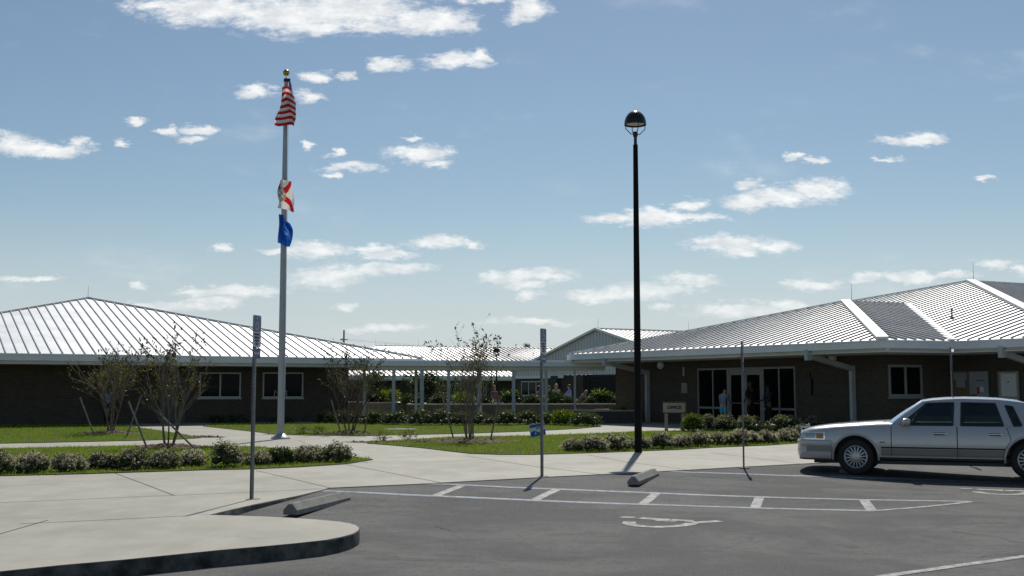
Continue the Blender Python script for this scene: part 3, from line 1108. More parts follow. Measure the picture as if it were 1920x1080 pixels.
eave(fa, so, P0 - u1 * .09, P1 + u1 * .09, -n1, 0.27); eave(fa, so, P1, P2, -n2, 0.27); eave(fa, so, P2, P3c, -n3, 0.27); eave(fa, so, P3c, P4, V(u4.y, -u4.x, 0), 0.27); eave(fa, so, back, P0, -u1, .27)
fa.build('fascia', 'fascia', rb)
OV = 2.6
WR0 = P0 + n1 * OV + u1 * 0.3; WR0.z = 0


def isect(p, u, q, v):
    den = u.x * v.y - u.y * v.x
    t = ((q.x - p.x) * v.y - (q.y - p.y) * v.x) / den
    return V(p.x + u.x * t, p.y + u.y * t, 0)


W1 = isect(WR0, u1, P1 + n2 * OV, u2)
q3 = P2 + n1 * OV
W2 = isect(W1, u2, q3, u3)
n4 = V(-u4.y, u4.x, 0)
W3 = isect(W2, u3, V(P3c.x, P3c.y, 0) + n4 * OV, u4)
W4 = W3 + u4 * 12.5
P4_ = P3c + u4 * 16
soz = ZR - 0.44
so.plate([V(P0.x, P0.y, soz), V(P1.x, P1.y, soz), V(P2.x, P2.y, soz), V(P3c.x, P3c.y, soz), V(P4_.x, P4_.y, soz), V(W4.x, W4.y, soz), V(W3.x, W3.y, soz), V(W2.x, W2.y, soz), V(W1.x, W1.y, soz), V(WR0.x, WR0.y, soz)], Z * 0.04)
so.build('soffit', 'soffit', rb)
wm = MB()
wallrun(wm, WR0, W1, -0.1, soz + .02); wallrun(wm, W1 + u2 * .0, W2, -0.1, soz + .02); wallrun(wm, W2, W3, -0.1, soz + .02); wallrun(wm, W3, W4, -0.1, soz + .02); wallrun(wm, W4, W4 + n4 * 16, -0.1, soz + .02)
wallrun(wm, WR0 + n1 * 14, WR0, -0.1, soz + .02)
wm.build('wall', 'brick', rb, uv=True)
pl = MB(); wallrun(pl, WR0 - n1 * .02 - u1 * .02, W1 - n1 * .02, -0.1, 0.08, 0.05); pl.build('plinth', 'shaded_block', rb)


def along(px, o, u):
    d = DIR(px, 735)
    k = d.x / d.y
    return (k * o.y - o.x) / (u.x - k * u.y)


# storefront
sf = empty('storefront', (0, 0, 0)); sf.parent = rb
sf.location = WR0 - rb.location
cols = [1311, 1338.5, 1367, 1432, 1462.5, 1492]
ss = [along(p, WR0, u1) for p in cols]
zt = zat(1338, 690.5, WR0, u1, ss[1]); zr = zat(1338, 764.5, WR0, u1, ss[1])


def fb(mb, xa, xb, z0, z1, d0=-0.02, d1=0.07):
    c = WR0 + u1 * ((xa + xb) / 2) - n1 * ((d0 + d1) / 2) + Z * ((z0 + z1) / 2)
    mb.obox(c, u1 * ((xb - xa) / 2), n1 * ((d1 - d0) / 2), Z * ((z1 - z0) / 2))


m = MB()
for i, s_ in enumerate(ss):
    wd = 0.065 if i in (2, 3) else 0.032
    fb(m, s_ - wd, s_ + wd, 0, zt - 0.08, -0.02, 0.065)
fb(m, ss[0] - .045, ss[5] + .045, zt - 0.08, zt)
for a, b in ((0, 1), (1, 2), (3, 4), (4, 5)):
    fb(m, ss[a] + .05, ss[b] - .05, zr - 0.045, zr + 0.045, -0.02, 0.06)
    fb(m, ss[a] + .05, ss[b] - .05, 0, 0.12, -0.02, 0.06)
m.build('frame', 'door_frame', sf)
for a, b in ((0, 1), (1, 2), (3, 4), (4, 5)):
    g = MB(); fb(g, ss[a], ss[b], zr, zt - .04, 0.005, 0.02); fb(g, ss[a], ss[b], 0.05, zr, 0.005, 0.02); g.build('pane', 'dark_glass', sf)
mid = (ss[2] + ss[3]) / 2
for a, b in ((ss[2] + .08, mid - .006), (mid + .006, ss[3] - .08)):
    d_ = MB()
    fb(d_, a, a + .10, .02, zt - .20, 0.0, .055); fb(d_, b - .10, b, .02, zt - .20, 0, .055)
    fb(d_, a + .10, b - .10, zt - .32, zt - .20, 0, .055); fb(d_, a + .10, b - .10, .02, .26, 0, .055)
    dd = d_.build('door', 'door_frame', rb)
    g = MB(); fb(g, a + .09, b - .09, .25, zt - .31, 0.008, 0.022); g.build('pane', 'dark_glass', dd)
    h = MB(); hx = b - .13 if a < mid - .5 else a + .13
    h.bar(WR0 + u1 * (a + .12) - n1 * .075 + Z * 1.0, WR0 + u1 * (b - .12) - n1 * .075 + Z * 1.0, .03, .04); h.build('handle', 'galvanised', dd)
m = MB(); fb(m, ss[2] + .08, ss[3] - .08, zt - .195, zt - .085, 0, .06); m.build('door_header', 'door_frame', rb)

# wall number, plaque, lights, alarm box
s1 = along(1283, WR0, u1)
text_mesh('wall_number', '1', 0.52, 'white_frame', rb, Matrix.Translation(-rb.location) @ frame(WR0 + u1 * s1 - n1 * 0.025 + Z * zat(1283, 697.5, WR0, u1, s1), u1, Z, -n1), 0.012, True)
sp = along(1284, WR0, u1); zp = zat(1284, 727.5, WR0, u1, sp)
m = MB(); fb(m, sp - .2, sp + .2, zp - .24, zp + .24, 0, .04); T(m.build('plaque', 'tan_post'), 'small tan square plaque on the brick wall under the number 1', 'plaque')


def wall_light(px, py, o, u, n, lab):
    s_ = along(px, o, u)
    z = zat(px, py, o, u, s_)
    p = o + u * s_ - n * 0.12 + Z * z
    r = empty('wall_light', p - n * -0.12)
    m = MB(); m.lathe([(0.10, -.02), (0.17, 0.02), (0.17, 0.16), (0.12, 0.24), (0.04, 0.27)], 14, p - Z * .12); m.build('lamp_shade', 'fascia', r, smooth=True)
    m = MB(); m.obox(p + n * .06, u * .06, n * .06, Z * .06); m.build('bracket', 'fascia', r)
    m = MB(); m.lathe([(0.02, -.10), (0.09, -.06), (0.11, 0.0)], 12, p - Z * .12); m.build('lens', 'lamp_reflector', r, smooth=True)
    T(r, lab, 'wall light')


wall_light(1243, 684.5, WR0, u1, n1, 'round grey wall light high on the bricks left of the number 1')
wall_light(1567, 670, WR0, u1, n1, 'grey wall light under the soffit beside the right downspout')
sp = along(1518, WR0, u1); zp = zat(1518, 725, WR0, u1, sp)
r = empty('alarm_box', WR0 + u1 * sp + Z * (zp - .35)); T(r, 'dark box with a small red light on the bricks beside the entrance', 'alarm box')
m = MB(); fb(m, sp - .2, sp + .2, zp - .34, zp + .34, 0, .12); m.build('casing', 'black_trim', r)
m = MB(); fb(m, sp - .08, sp + .08, zp + .40, zp + .56, 0, .08); m.build('horn', 'black_trim', r)
m = MB(); pz = WR0 + u1 * (sp + .03) - n1 * .13 + Z * (zp - .11); m.lathe([(0.035, -.02), (.035, .02)], 8, pz); m.build('indicator_light', 'lamp_red', r)

# window in the right hand wall
sa, sb = along(1665.5, W1, u2), along(1729, W1, u2)
sa = max(sa, 0.12); sb = min(sb, (W2 - W1).length - 0.05)
win(rb, W1, u2, -n2, sa, sb, zat(1690, 744, W1, u2, sa), zat(1690, 683.5, W1, u2, sa), (0.5,), 'door_frame', w=0.10)


# downspouts: from the gutter back to the wall and down
def downspout(pe, px_wall, o, u, nn):
    s_ = along(px_wall, o, u)
    pw = o + u * s_ - nn * 0.10
    m = MB()
    top = pe - nn * .02
    m.bar(top - Z * .26, top - Z * .66, .22, .16, up=u)
    m.bar(top - Z * .50 + nn * .06, V(pw.x, pw.y, ZR - 0.95), .16, .20)
    m.bar(V(pw.x, pw.y, ZR - 0.83), V(pw.x, pw.y, 0.02), .20, .15, up=u)
    m.build('downspout', 'column_paint', rb)


def eave_at(px, p, u):
    s_ = along(px, V(p.x, p.y, 0), u)
    return V(p.x, p.y, p.z) + u * s_


downspout(eave_at(1136, P0, u1), 1217, WR0, u1, n1)
downspout(eave_at(1517, P0, u1), 1602, WR0, u1, n1)
downspout(eave_at(1882, P2, u3), 1960, W2, u3, n3)
rod(rb, R1 + (Vv - R1).normalized() * .35 + Z * .05, 0.8); rod(rb, R2 + Z * .06 + V(.15, 0, 0), 0.85)

# bulletin boards on the right wall
for i, (pa, pb, lab) in enumerate(((1788, 1816, 'cork notice board with a small paper, partly behind the car roof'), (1819, 1855, 'glazed notice board with white poster and dark red papers above the car roof'),
                                   (1874, 1912, 'glazed notice board with one large pale poster above the car'))):
    a, b = along(pa, W2, u3), along(pb, W2, u3)
    zt_, zb_ = zat(pa, 697.5, W2, u3, a), 1.22
    r = empty('notice_board', W2 + u3 * (a + b) * .5 + Z * zb_)
    T(r, lab, 'notice board')

    def nb(xa, xb, z0, z1, d0, d1, mat, nm):
        m = MB(); m.obox(W2 + u3 * ((xa + xb) / 2) - n3 * ((d0 + d1) / 2) + Z * ((z0 + z1) / 2), u3 * ((xb - xa) / 2), n3 * ((d1 - d0) / 2), Z * ((z1 - z0) / 2)); m.build(nm, mat, r)
    nb(a, b, zb_, zt_, 0.0, .03, 'cork' if i == 0 else 'board_paper', 'backing')
    m = MB()
    for (xa, xb, z0, z1) in ((a - .03, a, zb_, zt_), (b, b + .03, zb_, zt_), (a - .03, b + .03, zt_, zt_ + .03), (a - .03, b + .03, zb_ - .03, zb_)):
        m.obox(W2 + u3 * ((xa + xb) / 2) - n3 * .03 + Z * ((z0 + z1) / 2), u3 * ((xb - xa) / 2), n3 * .03, Z * ((z1 - z0) / 2))
    m.build('frame', 'galvanised', r)
    if i == 0:
        nb(a + .05, b - .05, zt_ - .30, zt_ - .03, .031, .035, 'board_paper', 'paper'); nb(a + .15, b - .12, zb_ + .45, zb_ + .75, .031, .035, 'board_paper', 'paper')
    elif i == 1:
        nb(a + .05, a + .33, zb_ + .02, zb_ + .2, .031, .035, 'paper_red', 'paper'); nb(a + .33, a + .44, zb_ + .2, zb_ + .46, .031, .036, 'paper_red', 'paper')
        nb(a + .47, a + .62, zb_ + .28, zb_ + .48, .031, .037, 'sign_white', 'paper'); nb(a + .34, a + .68, zt_ - .34, zt_ - .31, .031, .035, 'sign_text', 'paper')
    else:
        nb(a + .10, b - .10, zb_ + .12, zt_ - .06, .031, .035, 'sign_white', 'paper'); nb(a + .38, a + .44, zb_ + .62, zb_ + .67, .036, .039, 'sign_text', 'paper')

# ---- gable roofed building beyond the walkway
uG = V(0.51, -0.86, 0).normalized(); nG = V(0.86, 0.51, 0).normalized()
Lg = AT(963, 697, 100.0)
apG = AT(1122.5, 616.5, 89.0)
wG = (V(apG.x, apG.y, 0) - V(Lg.x, Lg.y, 0)).dot(uG)
Rg = Lg + uG * (2 * wG)
ap = Lg + uG * wG; ap.z = apG.z
gb = empty('gabled_building', (ap.x, ap.y, 0))
T(gb, 'brick building with tall grey metal-clad gable beyond the covered walkway', 'building')
DG = 30
rf = MB()
roof_plane(rf, [Rg - nG * .25, Rg + nG * DG, ap + nG * DG, ap - nG * .25], Rg - nG * .25, Rg + nG * DG, 0.46)
roof_plane(rf, [Lg - nG * .25, Lg + nG * DG, ap + nG * DG, ap - nG * .25], Lg - nG * .25, Lg + nG * DG, 0.46)
rfo = rf.build('roof', ['roof_metal', 'roof_seam_shaded'], gb)
hc = MB(); hc.bar(Lg - nG * .28, ap - nG * .28, .06, .16); hc.bar(ap - nG * .28, Rg - nG * .28, .06, .16); hc.bar(ap - nG * .3, ap + nG * DG, .25, .06, lift=.04)
hc.build('ridge_cap', 'roof_cap', rfo)
sd = MB()
zb = 2.75
lo = lambda p, z: V(p.x, p.y, z)
sd.plate([lo(Lg, zb), lo(Rg, zb), Rg - Z * .06, ap - Z * .06, Lg - Z * .06], nG * .1)
kk = 0.0
while kk < 2 * wG:
    zz = Lg.z + (ap.z - Lg.z) * (1 - abs(kk - wG) / wG) - .08
    p = Lg + uG * kk
    if zz > zb + .1:
        sd.bar(lo(p, zb + .01) - nG * .02, lo(p, zz) - nG * .02, .05, .05, up=uG)
    kk += 0.42
sd.build('gable_siding', 'siding', gb)
sd = MB(); sd.bar(lo(Lg, zb - .12) - nG * .05, lo(Lg + uG * 8, zb - .12) - nG * .05, .1, .24); sd.build('fascia', 'fascia', gb)
wm = MB()
g0, g1 = lo(Lg, 0) + nG * .15, lo(Rg, 0) + nG * .15
wallrun(wm, g0, g1, -.1, zb - .002); wallrun(wm, g0 + nG * DG, g0, -.1, zb - .002); wallrun(wm, g1, g1 + nG * DG, -.1, zb)
for px in (1045, 1095):
    s_ = along(px, g0, uG)
    c = g0 + uG * s_ - nG * .2
    wm.obox(V(c.x, c.y, zb / 2 - .02), uG * .45, nG * .18, Z * (zb / 2 - .03))
wm.build('wall', 'brick', gb, uv=True)
s0, s1_ = along(978, g0, uG), along(1020, g0, uG)
win(gb, g0, uG, -nG, s0, s1_, 1.05, 2.30, (0.34, 0.67), w=0.09)
s0, s1_ = along(1105, g0, uG), along(1185, g0, uG)
m = MB(); m.obox(g0 + uG * ((s0 + s1_) / 2) - nG * .03 + Z * 1.3, uG * ((s1_ - s0) / 2), nG * .03, Z * 1.3); m.build('door', 'recess_shade', gb)  # flat dark panel painted for the shade of the recessed entry, no door leaf
rod(gb, ap + Z * .05, .8); rod(gb, ap + nG * 9 + Z * .05, .8)

# ---- far building with long bright roof
FA = AT(560, 703, 122.0); FB = AT(1110, 703, 136.0)
FA.z = FB.z = min(FA.z, 3.2)
uF = (FB - FA).normalized(); nF = V(-uF.y, uF.x, 0)
RF0, RF1 = AT(704, 648.3, 143.0), AT(1110, 652.5, 156.0)
RF1.z = RF0.z
fbld = empty('classroom_building', (FA.x, FA.y, 0))
T(fbld, 'far low building with long bright ribbed roof seen under and over the walkway', 'building')
rf = MB()
FA2, FB2 = FA + nF * 34, FB + nF * 34
roof_plane(rf, [FA, FB, RF1, RF0], FA, FB, 0.62, (0.15, 0.11))
rf.plate([FA, RF0, FA2], V(0, 0, -.05)); rf.plate([RF0, RF1, FB2, FA2], V(0, 0, -.05)); rf.plate([RF1, FB, FB2], V(0, 0, -.05))
rfo = rf.build('roof', ['roof_metal', 'roof_seam_shaded'], fbld)
hc = MB(); hc.bar(RF0, RF1, .25, .08, lift=.04); hc.bar(FA, RF0, .25, .08, lift=.04); hc.build('ridge_cap', 'roof_cap', rfo)
fa, so = MB(), MB()
eave(fa, so, FA, FB, -nF, .40)
fa.build('fascia', 'fascia', fbld); so.build('soffit', 'soffit', fbld)
wm = MB()
f0, f1 = lo(FA, 0) + nF * 2 + uF * 2, lo(FB, 0) + nF * 2
wallrun(wm, f0, f1, -.1, FA.z - .3); wallrun(wm, f0 + nF * 28, f0, -.1, FA.z - .3)
wm.build('wall', 'brick', fbld, uv=True)
for pa, pb in ((688, 705), (770, 788), (845, 862), (900, 912)):
    s0, s1_ = along(pa, f0, uF), along(pb, f0, uF)
    win(fbld, f0, uF, -nF, s0, s1_, .95, 2.35, (0.5,), w=.09)
for px in (703.5, 784, 985):
    pr = RF0 + (RF1 - RF0).normalized() * along(px, V(RF0.x, RF0.y, 0), (RF1 - RF0).normalized())
    rod(fbld, pr + Z * .05, .9)
m = MB(); pv = RF0.lerp(FB, .62); m.tube([AT(1000, 665, 147) - Z * .4, AT(1000, 661, 147)], .06, 6); m.build('vent_pipe', 'galvanised', rfo)

# ---- covered walkway between the buildings
KA, KB = AT(690, 672.5, 55.5), AT(1136, 680.5, 57.5)
KA.z = KB.z = 3.02
uK = (KB - KA).normalized(); nK = V(-uK.y, uK.x, 0)
kw = empty('covered_walkway', (KA.x, KA.y, 0))
T(kw, 'flat-roofed covered walkway on pale posts linking the two buildings', 'walkway')
m = MB()
m.obox((KA + KB) / 2 + nK * 1.5 - Z * .03, (KB - KA) / 2, nK * 1.5, Z * .03)
m.build('roof', 'roof_cap', kw)
m = MB(); m.bar(KA - Z * .17 - nK * .04, KB - Z * .17 - nK * .04, .10, .24); m.bar(KA - Z * .17 + nK * 3.04, KB - Z * .17 + nK * 3.04, .10, .24)
m.build('fascia', 'fascia', kw)
m = MB(); m.bar(KA - Z * .38 + nK * .22, KB - Z * .38 + nK * .22, .18, .20); m.bar(KA - Z * .38 + nK * 2.7, KB - Z * .38 + nK * 2.7, .18, .20); m.obox((KA + KB) / 2 + nK * 1.5 - Z * .09, (KB - KA) / 2, nK * 1.45, Z * .02)
m.build('beam', 'soffit', kw)
for px, row, r_ in ((738, 0, .075), (791, 0, .085), (841, 0, .075), (897, 0, .075), (963, 0, .085), (1024, 0, .075), (1078, 0, .05), (1138, 0, .045), (683, 1, .065), (780, 1, .06), (901, 1, .055), (1150, 1, .05)):
    o_ = lo(KA, 0) + nK * (.22 if row == 0 else 2.7)
    s_ = along(px, o_, uK)
    c = o_ + uK * s_
    if s_ > (KB - KA).length:
        continue
    m = MB(); m.box(c.x - r_, c.x + r_, c.y - r_, c.y + r_, 0, 2.6)
    m.build('column', 'column_paint', kw)


# ---- planter walls
def planter(pa, pb, py, z, depth, lab, dist, mt='shaded_block'):
    a, b = AT(pa, py, dist[0]), AT(pb, py, dist[1])
    a.z = b.z = 0
    u = (b - a).normalized(); n = V(-u.y, u.x, 0)
    r = empty('planter', (a.x, a.y, 0)); T(r, lab, 'planter')
    m = MB()
    for p, q in ((a, b), (b, b + n * depth), (b + n * depth, a + n * depth), (a + n * depth, a)):
        d = (q - p).normalized()
        wallrun(m, p + d * .0, q - d * .2, -.05, z - .06, .2)
    m.build('wall', mt, r)
    m = MB()
    for p, q in ((a, b), (b, b + n * depth), (b + n * depth, a + n * depth), (a + n * depth, a)):
        d = (q - p).normalized()
        nn = V(-d.y, d.x, 0)
        wallrun(m, p - d * .03 - nn * .03, q - d * .235 - nn * .03, z - .058, z, .27)
    m.build('coping', 'coping', r)
    m = MB(); m.prism([tuple((a + u * .21 + n * .21).xy), tuple((b - u * .21 + n * .21).xy), tuple((b - u * .21 + n * (depth - .21)).xy), tuple((a + u * .21 + n * (depth - .21)).xy)], 0, z - .09); m.build('soil', 'mulch', r)
    return a, u, n


planter(684, 762, 754, 0.88, 4.5, 'sunlit end section of low block planter left under the walkway', (64, 65), 'lit_block')
planter(766, 1196, 757, 0.83, 4.0, 'long low block planter with pale coping behind the walkway', (61.5, 63.5))
planter(1118, 1196, 770, 0.62, 3.0, 'short lower block planter step beside the black lamp post', (54.0, 55.0))

# ------------------------------------------------------------------ flagpole and flags
fp = G(526, 823)
FPX = AT(536.5, 150, fp.y).x          # the pole stands a hair out of plumb
ztop = AT(535, 147, fp.y).z
fpr = empty('flagpole', fp)
T(fpr, 'tall pale metal flagpole with gold ball, standing on the path', 'flagpole')
lean = V((FPX - fp.x), 0, ztop)
dp = lambda z: fp + lean * (z / ztop)
MB().tube([dp(0), dp(3.5), dp(8), dp(ztop)], [0.112, 0.108, 0.088, 0.06], 20).build('pole', 'aluminium', fpr, smooth=True)
MB().lathe([(0.31, 0.0), (0.31, 0.03), (0.28, 0.07), (0.19, 0.12), (0.14, 0.17), (0.112, 0.18)], 28, fp).build('base_collar', 'aluminium', fpr, smooth=True)
tp_ = dp(ztop)
MB().lathe([(0.012, 0), (0.012, 0.10)], 8, tp_).lathe([(.11 * math.sin(a), .19 - .11 * math.cos(a)) for a in np.linspace(0.1, math.pi - .02, 12)], 20, tp_).build('finial', 'gold', fpr, smooth=True)
MB().lathe([(.075, -.02), (.085, .0), (.085, .07), (.05, .09)], 12, tp_ - Z * .1).box(tp_.x + .05, tp_.x + .14, tp_.y - .03, tp_.y + .03, tp_.z - .09, tp_.z - .01).build('truck', 'black_trim', fpr)
b = MB(); b.tube([dp(1.35) + V(.13, -.05, 0), dp(ztop - .1) + V(.10, -.04, 0)], .007, 4); b.build('halyard', 'sign_white', fpr)
for sx in (-1, 1):
    b = MB()
    b.tube([dp(1.46) + V(sx * .09, -.04, 0), dp(1.5) + V(sx * .19, -.09, .06), dp(1.4) + V(sx * .20, -.1, -.05), dp(1.38) + V(sx * .12, -.12, 0)], .012, 6)
    b.build('cleat', 'galvanised', fpr)


def flag(name, label, ztop_px, zbot_px, nu, nv, posf, matf, mats):
    za0, zb0 = AT(533, ztop_px, fp.y).z, AT(533, zbot_px, fp.y).z
    H = za0 - zb0
    vs, fs, mi = [], [], []
    for i in range(nu + 1):
        for j in range(nv + 1):
            u, v = i / nu, j / nv
            p = dp(za0 - H * v) + Vector(posf(u, v, H))
            vs.append(tuple(p))
    for i in range(nu):
        for j in range(nv):
            a = i * (nv + 1) + j
            fs.append((a, a + 1, a + nv + 2, a + nv + 1))
            mi.append(matf((i + .5) / nu, (j + .5) / nv, i, j))
    b = MB(); b.v, b.f, b.m = vs, fs, mi
    o = b.build(name, mats, None, smooth=True, sharp=80)
    return T(o, label, 'flag')


def us_pos(u, v, H):
    nar = .58 + .42 * min(1.0, v * 2.6 + .05)
    if u < .5:
        q = u / .5
        x = .07 + .33 * math.sin(q * math.pi / 2) * nar
        y = -.42 * q
        z = -.30 * q
    else:
        q = (u - .5) / .5
        x = .07 + (.33 - .52 * q ** 1.1 * (.72 + .38 * v)) * nar
        y = -.42 - .30 * q
        z = -.30 + .20 * q - .10 * q * q
    y += .085 * math.sin(15 * u + 5 * v) + .04 * math.sin(23 * u - 7 * v)
    x += .045 * math.sin(12 * u + 6 * v) * u + .02 * math.sin(9 * v + 3 * u)
    z += .05 * math.sin(10 * u + 2 * v)
    return (x, y, z - .02 + .27 * y * .9)


def us_mat(u, v, i, j):
    s = int(v * 13)
    if u < .40 and v < 7 / 13:
        ci, cj = int(u / .40 * 23), int(v / (7 / 13) * 19)
        if ci % 2 == 1 and cj % 2 == 1 and ((ci // 2) + (cj // 2)) % 2 == 0:
            return 1
        return 2
    return 0 if s % 2 == 0 else 1


flag('national_flag', 'red and white striped flag with starred blue corner atop the flagpole', 151, 221, 58, 39, us_pos, us_mat, ['flag_red', 'flag_white', 'flag_navy'])


def fl_pos(u, v, H):
    x = .03 - .20 * math.sin(math.pi * min(u / .72, 1)) * (.6 + .5 * v) + .40 * max(0, (u - .42) / .58) ** 1.1 * (.75 + .3 * v) + .02 * math.sin(9 * u + 5 * v)
    y = -.13 - .60 * u + .08 * math.sin(13 * u + 5 * v)
    x += .035 * math.sin(7 * v + 4 * u) + .05 * u
    z = -.02 - .16 * u * (.4 + v)
    return (x, y, z + .24 * y)


def fl_mat(u, v, i, j):
    uu, vv = u - .5, v - .5
    r = math.hypot(uu * 1.5, vv)
    if r < .25:
        if r > .21:
            return 2
        n = math.sin(u * 37) * math.sin(v * 31)
        return 2 if n > .05 else (3 if n > -.4 else 1)
    if abs(abs(uu) - abs(vv)) < .125 and abs(uu) > .1:
        return 0
    return 1


flag('state_flag', 'white flag with red diagonal cross and gold seal on the flagpole', 333, 381, 48, 40, fl_pos, fl_mat, ['flag_red', 'flag_white', 'flag_gold', 'flag_pale'])


def bl_pos(u, v, H):
    x = -.15 + .55 * u ** .85 * (.8 + .25 * math.sin(v * 3.1)) + .04 * math.sin(8 * u + 5 * v)
    y = -.14 - .40 * u + .10 * math.sin(11 * u - 5 * v)
    z = -.24 * u * (1.1 - .5 * v) + .05 * math.sin(6 * u + 2 * v) * u
    return (x, y, z + .2 * y)


def bl_mat(u, v, i, j):
    r = math.hypot((u - .42) * 1.35, v - .38)
    if .20 < r < .235 and v > .35:
        return 1
    if .10 < r < .17 and v < .36 and int(u * 34) % 2 == 0:
        return 1
    if abs(v - (.52 + .35 * (u - .4))) < .018 and .35 < u < .85:
        return 1
    return 0


flag('school_flag', 'bright blue flag with pale emblem, lowest on the flagpole', 401, 455, 48, 44, bl_pos, bl_mat, ['flag_blue', 'flag_pale'])


# ------------------------------------------------------------------ street lamps
def street_lamp(base, H, label, k=1.0, rz=0.2):
    r = empty('street_lamp', base, rz)
    T(r, label, 'street lamp', 'black dome-headed lamps')
    hz = H - .62 * k
    MB().tube([(0, 0, 0), (0, 0, hz * .5), (0, 0, hz - .28 * k)], [.098 * k if k > .9 else .07, .082 * k if k > .9 else .06, .062 * k if k > .9 else .05], 16).build('pole', 'black_post', r, smooth=True, world=False)
    MB().lathe([(.042 * k, -.30 * k), (.042 * k, -.08 * k), (.06 * k, -.06 * k), (.07 * k, 0), (.06 * k, .06 * k), (.03 * k, .07 * k)], 14, (0, 0, hz)).build('collar', 'black_green', r, smooth=True, world=False)
    for a in range(4):
        c, s_ = math.cos(a * math.pi / 2), math.sin(a * math.pi / 2)
        MB().tube([(c * .05 * k, s_ * .05 * k, hz), (c * .12 * k, s_ * .12 * k, hz), (c * .262 * k, s_ * .262 * k, hz + .14 * k), (c * .275 * k, s_ * .275 * k, hz + .30 * k)], .012 * k, 6).build('arm', 'black_green', r, world=False)
    dz = hz + .24 * k
    prof = [(.285 * k, 0), (.292 * k, .02 * k)] + [(.288 * k * math.cos(a), .03 * k + .35 * k * math.sin(a)) for a in np.linspace(0.03, 1.56, 12)]
    inner = [(.275 * k * math.cos(a), .02 * k + .32 * k * math.sin(a)) for a in np.linspace(1.5, 0, 8)] + [(.278 * k, 0.0)]
    MB().lathe(prof, 28, (0, 0, dz), cap=False).lathe(inner, 28, (0, 0, dz), cap=False).build('lamp_shade', 'black_green', r, smooth=True, world=False)
    MB().lathe([(.24 * k, .035 * k), (.24 * k, .045 * k)], 24, (0, 0, dz)).build('reflector', 'lamp_reflector', r, world=False)
    return r


lp = G(1197, 848)
street_lamp(lp, AT(1190, 208, lp.y).z, 'tall black lamp post with dome head rising from the flower bushes')
l2 = AT(931, 700, 80.0)
street_lamp(V(l2.x, l2.y, 0), AT(931, 652, 80).z, 'shorter black dome lamp standing behind the covered walkway', .85)
l3 = AT(921, 700, 118.0)
street_lamp(V(l3.x, l3.y, 0), AT(921, 690, 118).z, 'smallest black dome lamp in front of the far bright roof', .75)


# ------------------------------------------------------------------ parking sign posts
def sign_post(px, py, top_py, nrm, label, plates=True, sub_blue=False):
    b = G(px, py)
    H = AT(px, top_py, b.y).z
    r = empty('sign_post', b)
    T(r, label, 'sign post', 'accessible parking signs')
    n = Vector((nrm[0], nrm[1], 0)).normalized()
    u = V(-n.y, n.x, 0)
    m = MB()
    # galvanised U-channel with a row of holes suggested by punched flanges
    m.obox(b + Z * (H / 2 - .03), u * .024, n * .003, Z * (H / 2 - .03))
    m.obox(b + Z * (H / 2 - .03) + u * .024 - n * .014, u * .003, n * .016, Z * (H / 2 - .03))
    m.obox(b + Z * (H / 2 - .03) - u * .024 - n * .014, u * .003, n * .016, Z * (H / 2 - .03))
    m.obox(b + Z * (H / 2 - .03) + u * .036 - n * .029, u * .012, n * .002, Z * (H / 2 - .03))
    m.obox(b + Z * (H / 2 - .03) - u * .036 - n * .029, u * .012, n * .002, Z * (H / 2 - .03))
    m.build('post', 'galvanised', r)
    m = MB()
    for i in range(18):
        z = H - .15 - i * .06
        m.obox(b + Z * z + n * .0045, u * .006, n * .0015, Z * .007)
    m.build('bolt_holes', 'sign_white', r)
    m = MB(); m.prism([(b.x + .11 * math.cos(t), b.y + .11 * math.sin(t)) for t in np.linspace(0, 6.28, 14, endpoint=False)], -.01, .004); m.build('footing', 'precast', r)

    def rr(w, h, c):
        P = []
        for sx, sy, a0 in ((1, 1, 0), (-1, 1, 90), (-1, -1, 180), (1, -1, 270)):
            for t in (0, 45, 90):
                P.append(((w / 2 - c) * sx + c * math.cos(R(a0 + t)), (h / 2 - c) * sy + c * math.sin(R(a0 + t))))
        return P
    if plates:
        o_ = b + n * .012

        def plate(zc, w, h, mat, nm, d=.0, th=.003, du=0.0, c=.025):
            mm = MB(); mm.plate([o_ + u * (x + du) + Z * (zc + y) + n * d for x, y in rr(w, h, c)], n * th)
            return mm.build(nm, mat, r)
        zc = H - .235
        p = plate(zc, .305, .47, 'sign_white', 'sign_panel')
        p2 = plate(zc + .105, .285, .235, 'sign_blue', 'blue_field', .0032, .001)
        # access symbol
        sy = MB()
        f = lambda x, y: o_ + u * x + Z * (zc + .105 + y) + n * .0055

        def ln(L, w):
            a, d = [], []
            for i, q in enumerate(L):
                q0, q1 = L[max(i - 1, 0)], L[min(i + 1, len(L) - 1)]
                t = V(q1[0] - q0[0], q1[1] - q0[1], 0).normalized()
                a.append(f(q[0] - t.y * w / 2, q[1] + t.x * w / 2)); d.append(f(q[0] + t.y * w / 2, q[1] - t.x * w / 2))
            sy.grid([a, d])
        sy.add([f(-.01 + .017 * math.cos(t), .082 + .017 * math.sin(t)) for t in np.linspace(0, 6.28, 10, endpoint=False)], [tuple(range(10))])
        ln([(-.01, .06), (-.005, .01), (.035, .008), (.055, -.055), (.075, -.05)], .018)
        ln([(-.012 + .055 * math.cos(t), -.03 + .055 * math.sin(t)) for t in np.linspace(R(120), R(330), 14)], .014)
        sy.build('access_symbol', 'sign_white', r)
        for i, (tx, sz) in enumerate((('PARKING BY', .040), ('DISABLED', .044), ('PERMIT', .044), ('ONLY', .044))):
            text_mesh('lettering', tx, sz, 'sign_text', r, Matrix.Translation(-r.location) @ frame(o_ + Z * (zc - .052 - .047 * i) + n * .0045, u, Z, n), .0006, True)
        p3 = plate(H - .565, .29, .15, 'sign_blue', 'fine_panel', c=.02)
        text_mesh('lettering', '$250 FINE', .045, 'sign_white', r, Matrix.Translation(-r.location) @ frame(o_ + Z * (H - .565) + n * .0045, u, Z, n), .0006, True)
    return r


